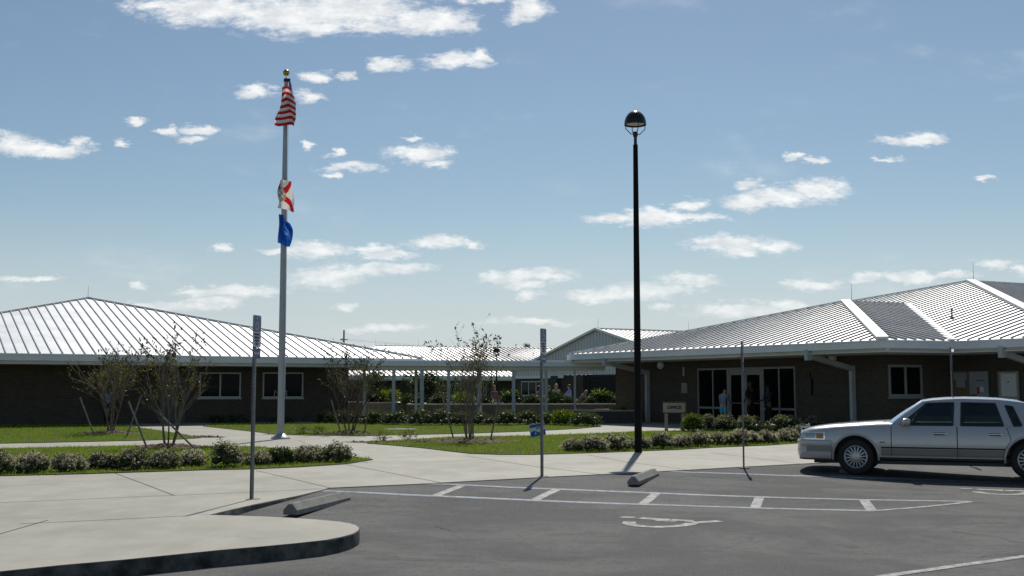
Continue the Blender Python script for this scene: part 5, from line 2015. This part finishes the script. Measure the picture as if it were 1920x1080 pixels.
rl = np.random.default_rng(77)
lv = []
for (bx, by, bw) in BUSH_AT:
    for _ in range(95):
        a_, f_ = rl.uniform(0, 6.28), abs(rl.normal(0, .55))
        x, y = bx + math.cos(a_) * bw * .75 * f_, by - .05 + math.sin(a_) * bw * .8 * f_
        q, L_ = rl.uniform(0, 6.28), rl.uniform(.012, .038)
        d = V(math.cos(q), math.sin(q), rl.uniform(-.15, .35)) * L_
        s_ = V(-math.sin(q), math.cos(q), rl.uniform(-.3, .3)) * L_ * .55
        p = V(x, y, .022 + rl.uniform(0, .02))
        lv += [p - d - s_, p + d - s_, p + d + s_, p - d + s_]
lv = np.array([tuple(q) for q in lv])
npmesh('leaf_litter', lv, np.arange(len(lv)).reshape(-1, 4), 'mulch')['kind'] = 'stuff'


def back_plant(x0, x1, yt, yb, dist, label, cat, seed, **kw):
    base = AT((x0 + x1) / 2, yb, dist)
    sc = FOC / dist
    w, h = (x1 - x0) / sc, (yb - yt) / sc
    return shrub('plant', label, cat, 'plants in and behind the planters', base, w, min(w, 1.6), h, seed, **kw)


back_plant(684, 724, 735, 757, 66, 'dark low plant at the left end of the sunlit planter', 'plant', 501, leaf='leaf_deep', n=700, L=.16, Wd=.07)
back_plant(700, 732, 735, 756, 66.5, 'yellow-green leafy plant in the sunlit planter', 'plant', 502, leaf='leaf_lime', n=600, L=.22, Wd=.06, core=False)
back_plant(722, 748, 730, 756, 67, 'bright arching palm-like plant right of the yellow-green plant', 'plant', 503, leaf='leaf_lime', n=380, L=.38, Wd=.05, core=False)
back_plant(748, 795, 738, 760, 63, 'dark shrub at the left end of the long planter', 'plant', 504, leaf='leaf_deep', n=800, L=.15, Wd=.06)
back_plant(805, 842, 738, 760, 63, 'dull green shrub in the long planter under the leafy tree', 'plant', 505, leaf='leaf_hawthorn', n=700, L=.14, Wd=.06, flowers=.3)
back_plant(850, 895, 736, 760, 63.2, 'yellow-green feathery plant in the long planter behind the bare tree', 'plant', 506, leaf='leaf_lime', n=600, L=.26, Wd=.05, core=False)
back_plant(893, 930, 742, 760, 63.4, 'low green plant left of the walkway lamp', 'plant', 507, leaf='leaf_deep', n=600, L=.14, Wd=.06)
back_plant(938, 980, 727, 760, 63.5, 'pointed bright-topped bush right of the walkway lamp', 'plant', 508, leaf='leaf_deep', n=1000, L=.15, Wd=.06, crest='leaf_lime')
back_plant(975, 1018, 740, 760, 63.8, 'low bushy plant left of the middle parking sign', 'plant', 509, leaf='leaf_deep', n=800, L=.15, Wd=.06, flowers=.3)
back_plant(1018, 1062, 735, 760, 64, 'dark rounded bush in front of the group of people', 'plant', 510, leaf='leaf_deep', n=1000, L=.14, Wd=.06)
back_plant(1058, 1080, 744, 760, 64, 'low grey-green plant in front of the man in blue', 'plant', 514, leaf='leaf_hawthorn', n=500, L=.14, Wd=.06)
back_plant(1092, 1120, 745, 760, 64, 'small dark plant right of the stooping person', 'plant', 513, leaf='leaf_deep', n=500, L=.14, Wd=.06, flowers=.2)
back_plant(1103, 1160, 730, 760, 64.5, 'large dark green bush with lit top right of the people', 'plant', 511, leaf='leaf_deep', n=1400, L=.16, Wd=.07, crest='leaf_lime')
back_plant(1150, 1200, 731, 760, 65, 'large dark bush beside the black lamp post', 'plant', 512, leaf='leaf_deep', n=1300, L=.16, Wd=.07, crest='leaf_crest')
back_plant(1140, 1182, 761, 774, 55.5, 'pale green ground plants in the low planter step', 'plant', 515, leaf='leaf_lime', n=500, L=.10, Wd=.05, core=False)
back_plant(1175, 1196, 705, 760, 67, 'thin twiggy plant against the dark wall by the lamp post', 'plant', 516, leaf='leaf_olive', n=160, L=.16, Wd=.07, core=False)


def tuft(px, py, seed, lab):
    o = shrub('grass_tuft', lab, 'plant', 'small tufts beside the paths', G(px, py), .45, .35, .28, seed, leaf='leaf_olive', n=130, L=.20, Wd=.018, core=False)


tuft(716, 828.5, 601, 'grassy tuft at the tip of the middle lawn'); tuft(767, 825, 602, 'spiky tuft on the mulch strip of the middle lawn'); tuft(566, 815, 603, 'small tuft on the lawn edge right of the flagpole'); tuft(594, 815.5, 604, 'small tuft on the lawn edge left of the leaning stake')


# ------------------------------------------------------------------ trees
def tree(base, H, Wc, seed, label, leaf, leafn, tipleaf='leaf_sprout', stems=5, lean=0.0, bare=.5, low_crown=.30, barkm='bark'):
    r = np.random.default_rng(seed)
    o = empty('tree', base)
    T(o, label, 'tree', 'young multi-stemmed trees with sparse leaves')
    b = MB()
    tips = []

    def branch(p, d, L, rad, lv):
        n = 4
        pts, rr_ = [p], [rad]
        for i in range(n):
            d = (d + Vector(r.normal(0, .13 if lv else .06, 3)) + Z * (.05 if lv < 2 else .03)).normalized()
            p = p + d * (L / n)
            pts.append(p); rr_.append(rad * (1 - .5 * (i + 1) / n))
        b.tube(pts, rr_, 6 if lv == 0 else (5 if lv == 1 else 3), cap=False)
        if lv == 3:
            tips.append((pts[-1], d, pts))
            return
        nch = (0, 0, 0)
        k = {0: 5, 1: 4, 2: 3}[lv]
        for c in range(k):
            t0 = .30 if lv == 0 else .35
            t = t0 + (1 - t0) * (c + r.random()) / k
            i = min(int(t * n), n - 1)
            q = pts[i].lerp(pts[i + 1], t * n - i)
            a = r.uniform(0, 6.28)
            side = V(math.cos(a), math.sin(a), r.uniform(-.1, .5))
            nd = (d * (1.0 if lv < 2 else .7) + side * r.uniform(.35, .75)).normalized()
            branch(q, nd, L * r.uniform(.48, .75), rad * .48 if lv else rad * .5, lv + 1)
    for i in range(stems):
        a = i * 2 * math.pi / stems + r.uniform(-.4, .4)
        sp = r.uniform(.16, .36) * (Wc / H)
        d = V(math.cos(a) * sp * 1.3, math.sin(a) * sp * 1.1, 1).normalized()
        branch(V(math.cos(a) * .10, math.sin(a) * .10, -.03), d, H * r.uniform(.44, .56), .030, 0)
    # fit the tree into the size seen
    vz = np.array(b.v)
    zmax = np.percentile(vz[:, 2], 99.6)
    wx = np.percentile(np.abs(vz[:, 0] - 0), 98.5) * 2
    sz, sx = H / zmax, Wc / wx
    f = lambda q: (q[0] * (1 + (sx - 1) * min(1, max(0, q[2] * sz / (H * .45)))), q[1] * (1 + (sx - 1) * min(1, max(0, q[2] * sz / (H * .45)))), q[2] * sz)
    b.v = [f(q) for q in b.v]
    b.build('trunk', barkm, o, smooth=True, world=False)
    P, D, big = [], [], []
    for (tpnt, d, pts) in tips:
        top = tpnt.z * sz > H * .80
        for q in pts[1:]:
            if top:
                if r.random() < .45:
                    for _ in range(2):
                        P.append(f(q)); D.append(d[:]); big.append(1)
            elif r.random() < leafn:
                for _ in range(2):
                    P.append(f(q)); D.append(d[:]); big.append(0)
    P, D, big = np.array(P), np.array(D), np.array(big)
    P = P + r.normal(0, .025, P.shape)
    v, fc = leaf_quads(P, D, np.where(big == 1, .125, .085), np.where(big == 1, .050, .038), r)
    mats = [leaf, tipleaf, 'leaf_bronze']
    mi = np.where(big == 1, 1, np.where(r.random(len(P)) < .22, 2, 0))
    npmesh('crown', v, fc, mats, o, mi)
    return o


tree(tp[0], 3.25, 2.45, 11, 'leafy olive-bronze young tree on the far left lawn, multiple thin stems', 'leaf_olive', .85, stems=5)
tree(tp[1], 3.2, 2.0, 12, 'twiggy young tree with pale bark behind the left bushes, sprouts against the roof', 'leaf_olive', .34, stems=5)
tree(tp[2], 3.2, 2.7, 13, 'bare dull twiggy tree right of the flagpole on the shaded lawn', 'leaf_olive', .26, stems=6, barkm='bark_dark')
tree(tp[3], 3.5, 2.1, 14, 'taller sparse tree on the middle lawn, leaf clusters against the sky', 'leaf_olive', .26, stems=5)


def leafy_tree(px0, px1, yt, dist, seed, label, n=2600):
    base = AT((px0 + px1) / 2, 780, dist); base.z = 0
    sc = FOC / dist
    w = (px1 - px0) / sc
    H = AT((px0 + px1) / 2, yt, dist).z
    r = np.random.default_rng(seed)
    o = empty('tree', base); T(o, label, 'tree')
    b = MB()
    for i in range(4):
        a = i * 1.57 + .4
        b.tube([(0.05 * math.cos(a), .05 * math.sin(a), 0), (w * .1 * math.cos(a), w * .1 * math.sin(a), H * .35), (w * .28 * math.cos(a), w * .28 * math.sin(a), H * .8)], [.05, .035, .012], 6)
    b.build('trunk', 'bark_dark', o, world=False)
    k = 16
    cs = np.stack([w * .36 * r.normal(0, .6, k), w * .36 * r.normal(0, .6, k), H * r.uniform(.40, .88, k)], 1)
    cs[:, 0] = np.clip(cs[:, 0], -w * .4, w * .4)
    rs = r.uniform(.13, .22, k) * w
    pk = r.integers(0, k, n)
    dd = r.normal(0, 1, (n, 3)); dd /= np.linalg.norm(dd, axis=1)[:, None]
    P = cs[pk] + dd * (rs[pk] * r.uniform(.45, 1.25, n))[:, None]
    v, f = leaf_quads(P, dd, .17, .075, r)
    npmesh('crown', v, f, ['leaf_deep'], o)


leafy_tree(762, 832, 690, 66, 31, 'dense dark green tree behind the walkway posts')
leafy_tree(680, 722, 694, 68, 32, 'green tree behind the leftmost walkway post', 1400)
leafy_tree(840, 905, 706, 70, 33, 'dark thin tree behind the walkway, right of the dense one', 1200)


def far_tree(px, yt, w_px, dist, seed, lab):
    sc = FOC / dist
    top = AT(px, yt, dist)
    w = w_px / sc
    o = empty('tree', (top.x, top.y, 0)); T(o, lab, 'tree')
    r = np.random.default_rng(seed)
    b = MB(); b.tube([(0, 0, 0), (0, 0, top.z * .9)], [.35, .15], 6); b.build('trunk', 'bark_dark', o, world=False)
    n = 260
    dd = r.normal(0, 1, (n, 3)); dd /= np.linalg.norm(dd, axis=1)[:, None]
    P = np.array([0, 0, top.z - w * .35]) + dd * r.uniform(.1, 1, (n, 1)) * np.array([w * .5, w * .5, w * .4])
    v, f = leaf_quads(P, dd, w * .16, w * .09, r)
    npmesh('crown', v, f, 'leaf_deep', o)


far_tree(988, 644, 15, 230, 41, 'small dark treetop just above the far bright roof')


# ------------------------------------------------------------------ stakes
def stake(pb, pt_, label, dy=.35, rad=.028, depth=None):
    b_ = G(*pb)
    t = AT(pt_[0], pt_[1], b_.y + dy)
    m = MB()
    d = (t - b_).normalized()
    m.tube([b_ - d * .08, b_.lerp(t, .5), t], [rad, rad * .97, rad * .93], 7)
    o = m.build('tree_stake', 'wood_stake', None, smooth=True)
    return T(o, label, 'stake', 'leaning wooden tree stakes')


stake((178, 820), (150, 745), 'wooden stake leaning left, left of the leafy olive tree'); stake((237, 820), (266, 740), 'wooden stake leaning right, right of the leafy olive tree')
stake((278, 846), (241, 752), 'stout wooden stake leaning left behind the left bushes'); stake((365, 841), (293, 770), 'strongly slanted wooden stake right of the twiggy pale tree')
stake((639, 812.5), (621, 750), 'wooden stake leaning left beside the bare dull tree'); stake((683.5, 813), (692, 748), 'thin wooden stake right of the bare dull tree')
stake((851, 825.5), (829, 742), 'wooden stake leaning left beside the tall sparse tree'); stake((919, 828.5), (936, 748), 'wooden stake leaning right beside the tall sparse tree')

# ------------------------------------------------------------------ office sign, yard sign, cover, utility pole
b0 = G(1249.5, 808)
b1 = AT(1280.5, 790, b0.y - .15); b1.z = 0
r = empty('office_sign', (b0 + b1) / 2)
u = (b1 - b0); wsg = u.length; u.normalize(); n = V(u.y, -u.x, 0)
T(r, 'tan post-mounted sign reading OFFICE in front of the brick wall', 'sign')
z1_, z0_ = AT(1262, 753.5, b0.y).z, AT(1262, 775, b0.y).z
w_ = 45 / (FOC / b0.y)
c = (b0 + b1) / 2 + n * .06; c.z = (z0_ + z1_) / 2
hw, hh = w_ / 2, (z1_ - z0_) / 2
m = MB(); m.obox(c, u * hw, n * .03, Z * hh); m.build('board', 'tan_sign', r)
m = MB()
for (dx, dz, sx, sz) in ((0, hh - .018, hw + .01, .018), (0, -hh + .018, hw + .01, .018), (-hw + .018, 0, .018, hh - .037), (hw - .018, 0, .018, hh - .037)):
    m.obox(c + u * dx + Z * dz + n * .026, u * sx, n * .012, Z * sz)
m.build('border', 'black_trim', r)
text_mesh('lettering', 'OFFICE', .17, 'sign_text', r, Matrix.Translation(-r.location) @ frame(c + n * .034, u, Z, n), .002, True)
for b_, mt in ((b0, 'tan_post'), (b1, 'tan_post')):
    m = MB(); m.obox(V(b_.x, b_.y, (z0_ + hh) / 2 - .05), u * .06, n * .05, Z * ((z0_ + hh) / 2 + .04)); m.build('post', mt, r)

yb = G(1006, 821.5)
r = empty('yard_sign', yb)
T(r, 'small blue and white yard sign tilted on the grass behind the middle sign post', 'sign')
sc = FOC / yb.y
ang = R(10)
u = V(math.cos(ang) * .96, .28, math.sin(ang)).normalized(); up = V(-math.sin(ang), 0, math.cos(ang)); n = u.cross(up).normalized()
if n.y > 0:
    n = -n
c = AT(1007.5, 806, yb.y)
hw, hh = .27, .21


def yp(mat, nm, x0, x1, y0, y1, d0, d1):
    m = MB(); m.obox(c + u * ((x0 + x1) / 2) + up * ((y0 + y1) / 2) + n * ((d0 + d1) / 2), u * ((x1 - x0) / 2), up * ((y1 - y0) / 2), n * ((d1 - d0) / 2)); return m.build(nm, mat, r)


pn = yp('yard_white', 'panel', -hw, hw, -hh, hh, 0, .006)
yp('yard_blue', 'top_band', -hw + .02, hw - .01, hh - .115, hh - .02, .0065, .008)
m = MB()
f = lambda x, y, d=.0075: c + u * x + up * y + n * d
m.add([f(-hw + .02, -hh + .015), f(hw - .01, -hh + .015), f(hw - .01, -.03), f(.16, -.02), (f(.10, -.075)), f(-.02, -.07), f(-.05, -.03), f(-.14, -.01), f(-hw + .02, -.05)], [tuple(range(9))])
m.add([f(-.05, .05, .0077), f(-.02, .075, .0077), (f(.05, .06, .0077)), f(.08, .085, .0077), f(.12, .085, .0077), f(.13, .05, .0077), f(.08, .045, .0077), f(.03, .03, .0077), f(-.03, .03, .0077)], [tuple(range(9))])
m.add([f(.12, .03, .0079), f(.18, .05, .0079), f(.19, -.05, .0079), f(.13, -.05, .0079)], [(0, 1, 2, 3)])
m.build('printed_shapes', 'yard_blue', r)
m = MB(); m.add([f(-.12, -.13, .0085), f(-.08, -.04, .0085), f(-.04, -.13, .0085)], [(0, 1, 2)]); m.add([f(.06, -.15, .0085), f(.075, -.06, .0085), f(.09, -.15, .0085)], [(0, 1, 2)]); m.build('printed_mark', 'yard_white', r)
m = MB()
for x in (-.15, .15):
    m.tube([f(x, .0, -.004), V(f(x, 0, 0).x, f(x, 0, 0).y + .01, -.02)], .005, 5)
m.build('wire_legs', 'galvanised', r)

mc = G(751, 806.5)
r = empty('access_cover', mc); T(r, 'round pale concrete access cover lying in the shaded lawn', 'cover')
MB().lathe([(.66, -.05), (.66, .035), (.63, .05), (0.3, .055), (.001, .055)], 28, mc, cap=False).build('slab', 'precast', r)
MB().lathe([(.27, .05), (.27, .065), (.001, .067)], 20, mc, cap=False).build('lid', 'galvanised', r)

ut = AT(645, 619, 240); ub = V(ut.x, ut.y, 0)
r = empty('utility_pole', ub); T(r, 'distant wooden utility pole with wires beyond the left roof', 'utility pole')
m = MB(); m.tube([ub, ut], [.22, .16], 8); m.build('pole', 'utility_wood', r)
m = MB(); m.bar(ut - Z * 2.0 + V(-.8, 0, 0), ut - Z * 2.0 + V(.8, 0, 0), .14, .16); m.build('crossarm', 'utility_wood', r)
for dx, z0 in ((-.6, -2.0), (.6, -1.8)):
    m = MB()
    e = AT(1040, 649, 330); s0 = ut + V(dx, 0, z0)
    e2 = AT(560, 652, 200)
    m.tube([s0.lerp(e, t) - Z * 1.2 * math.sin(t * 3.14) for t in np.linspace(0, 1, 10)], .018, 4)
    m.tube([s0.lerp(e2, t) - Z * .8 * math.sin(t * 3.14) for t in np.linspace(0, 1, 8)], .018, 4)
    m.build('wire', 'wire', r)


# ------------------------------------------------------------------ people
def skin_obj(name, verts, edges, radii, mat, parent, subs=1):
    me = bpy.data.meshes.new(name)
    me.from_pydata([tuple(v) for v in verts], edges, [])
    o = bpy.data.objects.new(name, me)
    col.objects.link(o)
    sk = o.modifiers.new('skin', 'SKIN')
    sk.use_smooth_shade = True
    ss_ = o.modifiers.new('sub', 'SUBSURF'); ss_.levels = subs; ss_.render_levels = subs
    for i, rd in enumerate(radii):
        sv = me.skin_vertices[0].data[i]
        sv.radius = rd if isinstance(rd, tuple) else (rd, rd)
        sv.use_root = (i == 0)
    bpy.context.view_layer.update()
    me2 = bpy.data.meshes.new_from_object(o.evaluated_get(bpy.context.evaluated_depsgraph_get()))
    bpy.data.objects.remove(o); bpy.data.meshes.remove(me)
    me2.materials.clear(); me2.materials.append(MATS[mat])
    me2.name = name
    r_ = bpy.data.objects.new(name, me2)
    col.objects.link(r_)
    r_.parent = parent
    return r_


def person(base, face_deg, label, h=1.7, lean=0, head_pitch=0, armL=(10, 20), armR=(10, 20), legL=(0, 0), legR=(0, 0), skin='skin', hair='hair_brown', longhair=False, top='cloth_blue', bottom='cloth_navy', shorts=False, spread=0.10, group='people outside the school'):
    k = h / 1.72
    r_ = empty('person', base, R(face_deg) - math.pi / 2)      # the figure faces its local +Y
    T(r_, label, 'person', group)
    Vt, E, Rd = [], [], []

    def add(p, rad, par=None):
        Vt.append(Vector(p) * k); Rd.append(tuple(x * k for x in rad) if isinstance(rad, tuple) else rad * k)
        if par is not None:
            E.append((par, len(Vt) - 1))
        return len(Vt) - 1
    rx = Matrix.Rotation(-R(lean), 3, 'X')
    # legs decide how high the pelvis is
    def leg(s_, ang):
        t, kn = R(ang[0]), R(ang[1])
        hip = V(s_ * .09, 0, -.04)
        knee = hip + V(s_ * .012, math.sin(t), -math.cos(t)) * .43
        a2 = t - kn
        ank = knee + V(0, math.sin(a2), -math.cos(a2)) * .41
        toe = ank + V(s_ * .02, .15, -.045)
        return hip, knee, ank, toe
    LL, RL = leg(-1, legL), leg(1, legR)
    ph = -min(LL[2].z, RL[2].z) + .085
    pel = V(0, 0, ph)
    tor = lambda p: pel + rx @ Vector(p)
    pe = add(pel, (.125, .10))
    wa = add(tor((0, 0, .16)), (.115, .09), pe)
    ch = add(tor((0, .0, .36)), (.145, .105), wa)
    ub_ = add(tor((0, -.005, .47)), (.12, .085), ch)
    nk = add(tor((0, .01, .56)), .052, ub_)
    hp = Matrix.Rotation(-R(lean + head_pitch), 3, 'X')
    n0 = tor((0, .01, .56))
    hd = lambda p: n0 + hp @ Vector(p)
    jaw = add(hd((0, .03, .075)), (.062, .066), nk)
    mid_ = add(hd((0, .02, .14)), (.076, .094), jaw)
    crn = add(hd((0, .005, .205)), (.062, .075), mid_)
    add(hd((0, .128, .115)), .012, mid_)
    for s_ in (-1, 1):
        add(hd((s_ * .085, .005, .12)), .014, mid_)
    wrists = []
    for s_, ang in ((-1, armL), (1, armR)):
        a1, a2 = R(ang[0]), R(ang[1])
        sp_ = R(ang[2]) if len(ang) > 2 else spread
        sh = tor((s_ * .175, -.005, .44))
        el = sh + V(s_ * math.sin(sp_), math.sin(a1) * math.cos(sp_), -math.cos(a1) * math.cos(sp_)) * .29
        fd = V(s_ * .04, math.sin(a1 + a2), -math.cos(a1 + a2)).normalized()
        wr = el + fd * .25
        i0 = add(sh, .055, ub_); i1 = add(el, .040, i0); i2 = add(wr, .027, i1)
        pm_ = add(wr + fd * .075, (.036, .020), i2)
        sd_ = V(0, 1, 0) if abs(fd.y) < .7 else V(1, 0, 0)
        sd_ = (sd_ - fd * sd_.dot(fd)).normalized()
        cu_ = V(-s_, 0, 0)
        for q, ln in ((-.027, .062), (-.009, .075), (.009, .070), (.026, .055)):
            f0 = add(wr + fd * .10 + sd_ * q, .0085, pm_)
            f1 = add(wr + fd * (.10 + ln * .55) + sd_ * q * 1.1 + cu_ * .008, .008, f0)
            add(wr + fd * (.10 + ln) + sd_ * q * 1.1 + cu_ * .026, .007, f1)
        t0 = add(wr + fd * .055 + sd_ * .036 + cu_ * .008, .010, pm_)
        add(wr + fd * .095 + sd_ * .052 + cu_ * .02, .008, t0)
        wrists.append((sh, el, wr))
    for (hip, knee, ank, toe), s_ in ((LL, -1), (RL, 1)):
        i0 = add(pel + hip, .085, pe); i1 = add(pel + knee, .055, i0); i2 = add(pel + ank, .036, i1)
        add(pel + toe, (.035, .026), i2)
    skin_obj('body', Vt, E, Rd, skin, r_)
    # hair: a cap that follows the skull, longer behind when long
    hv, hf = ico_lumps([(0, 0, 0)], [1.0])
    pts = []
    bm = bmesh.new(); bmesh.ops.create_icosphere(bm, subdivisions=3, radius=1.0)
    bm.faces.ensure_lookup_table()
    dele = [f_ for f_ in bm.faces if (f_.calc_center_median().y > .25 and f_.calc_center_median().z < .45) or f_.calc_center_median().z < (-.95 if longhair else -.25)]
    bmesh.ops.delete(bm, geom=dele, context='FACES')
    for v_ in bm.verts:
        x, y, z = v_.co
        w2 = 1.0
        if longhair and z < 0:
            p_ = V(x * .095, y * .098 - .015, z * .26 + .15)
        else:
            p_ = V(x * .094, y * .112 - .0, z * .115 + .155)
        p_ += V(math.sin(z * 30 + x * 9), math.sin(z * 23 + y * 11), math.sin(x * 30)) * .003
        v_.co = hd(p_) * k
    me = bpy.data.meshes.new('hair'); bm.to_mesh(me); bm.free()
    me.polygons.foreach_set('use_smooth', [True] * len(me.polygons)); me.materials.append(MATS[hair])
    ho = bpy.data.objects.new('hair', me); col.objects.link(ho); ho.parent = r_
    for s_ in (-1, 1):
        mm = MB(); p_ = hd((s_ * .032, .108, .142)) * k
        mm.lathe([(.001, -.009), (.008, -.005), (.010, 0), (.008, .005), (.001, .009)], 8, p_); mm.build('eye', 'eye', r_, smooth=True, world=False)
    mm = MB(); p_ = hd((0, .098, .072)) * k; mm.bar(p_ - V(.022, 0, 0), p_ + V(.022, 0, 0), .008, .008); mm.build('mouth', 'cloth_pink', r_, world=False)
    # clothes
    cv, ce, cr = [], [], []

    def cadd(p, rad, par=None):
        cv.append(Vector(p) * k); cr.append(tuple(x * k for x in rad) if isinstance(rad, tuple) else rad * k)
        if par is not None:
            ce.append((par, len(cv) - 1))
        return len(cv) - 1
    c0 = cadd(tor((0, 0, -.03)), (.145, .122)); c1 = cadd(tor((0, 0, .16)), (.14, .115), c0); c2 = cadd(tor((0, 0, .36)), (.162, .125), c1); c3 = cadd(tor((0, -.005, .475)), (.12, .095), c2); cadd(tor((0, .005, .525)), .060, c3)
    for sh, el, wr in wrists:
        a0 = cadd(sh, .071, c3); cadd(sh.lerp(el, .78), .062, a0)
    skin_obj('shirt', cv, ce, cr, top, r_)
    cv, ce, cr = [], [], []
    c0 = cadd(pel + V(0, 0, .06), (.135, .115)); c1 = cadd(pel + V(0, 0, -.03), (.14, .12), c0)
    for hip, knee, ank, toe in (LL, RL):
        a0 = cadd(pel + hip + V(0, 0, -.03), .102, c1)
        if shorts:
            cadd(pel + hip.lerp(knee, .85), .085, a0)
        else:
            a1 = cadd(pel + knee, .075, a0); cadd(pel + knee.lerp(ank, .93), .058, a1)
    skin_obj('trousers' if not shorts else 'shorts', cv, ce, cr, bottom, r_)
    for hip, knee, ank, toe in (LL, RL):
        cv, ce, cr = [], [], []
        a0 = cadd(pel + ank + V(0, -.04, -.04), (.045, .04)); a1 = cadd(pel + ank + V(0, .06, -.045), (.045, .036), a0); cadd(pel + toe + V(0, .02, 0), (.042, .030), a1)
        skin_obj('shoe', cv, ce, cr, 'shoe' if not bottom == 'cloth_black' else 'rubber', r_)
    return r_


def stand(px, py_head, dist, face, label, **kw):
    p = AT(px, 760, dist); p.z = 0
    if 'h' not in kw:
        kw['h'] = AT(px, py_head, dist).z
    return person(p, face, label, **kw)


# by the left wall
pw = o0 + uL * alongL(198) - nL * .7
person(pw, 285, 'person in a blue shirt and dark trousers standing against the left wall', h=1.66, top='cloth_blue', bottom='cloth_black', skin='skin_dark', hair='hair_black', armL=(5, 10), armR=(8, 20))
# at the entrance
pe_ = WR0 + u1 * along(1388, WR0, u1) - n1 * 1.0
person(pe_, 60, 'person in pale blue shirt and turquoise shorts stooping at the glass doors', h=1.66, lean=16, top='cloth_paleblue', bottom='cloth_cyan', shorts=True, hair='hair_black', armL=(12, 15), armR=(30, 30), legL=(8, 4), legR=(-6, 6), head_pitch=18)
pe_ = WR0 + u1 * along(1437, WR0, u1) - n1 * .9
person(pe_, 120, 'tall person in black standing right of the glass doors', h=1.88, top='cloth_black', bottom='cloth_black', skin='skin_dark', hair='hair_black', armL=(10, 25), armR=(15, 35))
pe_ = WR0 + u1 * along(1467, WR0, u1) - n1 * .8
person(pe_, 200, 'person in dark clothes facing the tall person beside the doors', h=1.72, top='cloth_navy', bottom='cloth_black', skin='skin_dark', hair='hair_black', longhair=True, armL=(30, 60), armR=(25, 60))
# in the courtyard
stand(1010, 725.5, 67, 20, 'person with dark hair in a grey-pink top standing left in the courtyard group', top='cloth_pink', bottom='cloth_navy', hair='hair_black', longhair=True, armL=(30, 60), armR=(40, 60))
stand(1029, 725.5, 69, 10, 'person in dark top just right of the middle parking sign', top='cloth_black', bottom='cloth_navy', hair='hair_brown', armL=(20, 40), armR=(20, 50))
stand(1043, 722, 67, 80, 'person with long blond and dark hair in tan top, seen from behind', top='cloth_tan', bottom='cloth_tan', hair='hair_blond', longhair=True, armL=(20, 30), armR=(20, 40))
stand(1068, 723.5, 67, 190, 'man in a light blue shirt reaching left over a table', top='cloth_blue', bottom='cloth_tan', hair='hair_brown', armL=(45, 30), armR=(50, 25))
stand(1085, 733, 66, 330, 'blond person in grey-green top stooping at the right of the courtyard group', h=1.68, lean=42, top='cloth_green', bottom='cloth_navy', hair='hair_blond', longhair=True, armL=(50, 20), armR=(60, 10))
stand(927, 725.5, 68, 300, 'person in a pink top behind the walkway lamp', top='cloth_pink', bottom='cloth_paleblue', hair='hair_brown', longhair=True)
# table the courtyard group stands round
tb = AT(1056, 760, 66.6); tb.z = 0
r = empty('folding_table', tb, R(12)); T(r, 'pale folding table in the courtyard between the standing people', 'table')
MB().box(-.9, .9, -.36, .36, 1.0, 1.04).build('table_top', 'sign_white', r, world=False)
for sx in (-.75, .75):
    for sy in (-.28, .28):
        MB().tube([(sx, sy, 0), (sx, sy, 1.0)], .018, 6).build('leg', 'galvanised', r, world=False)
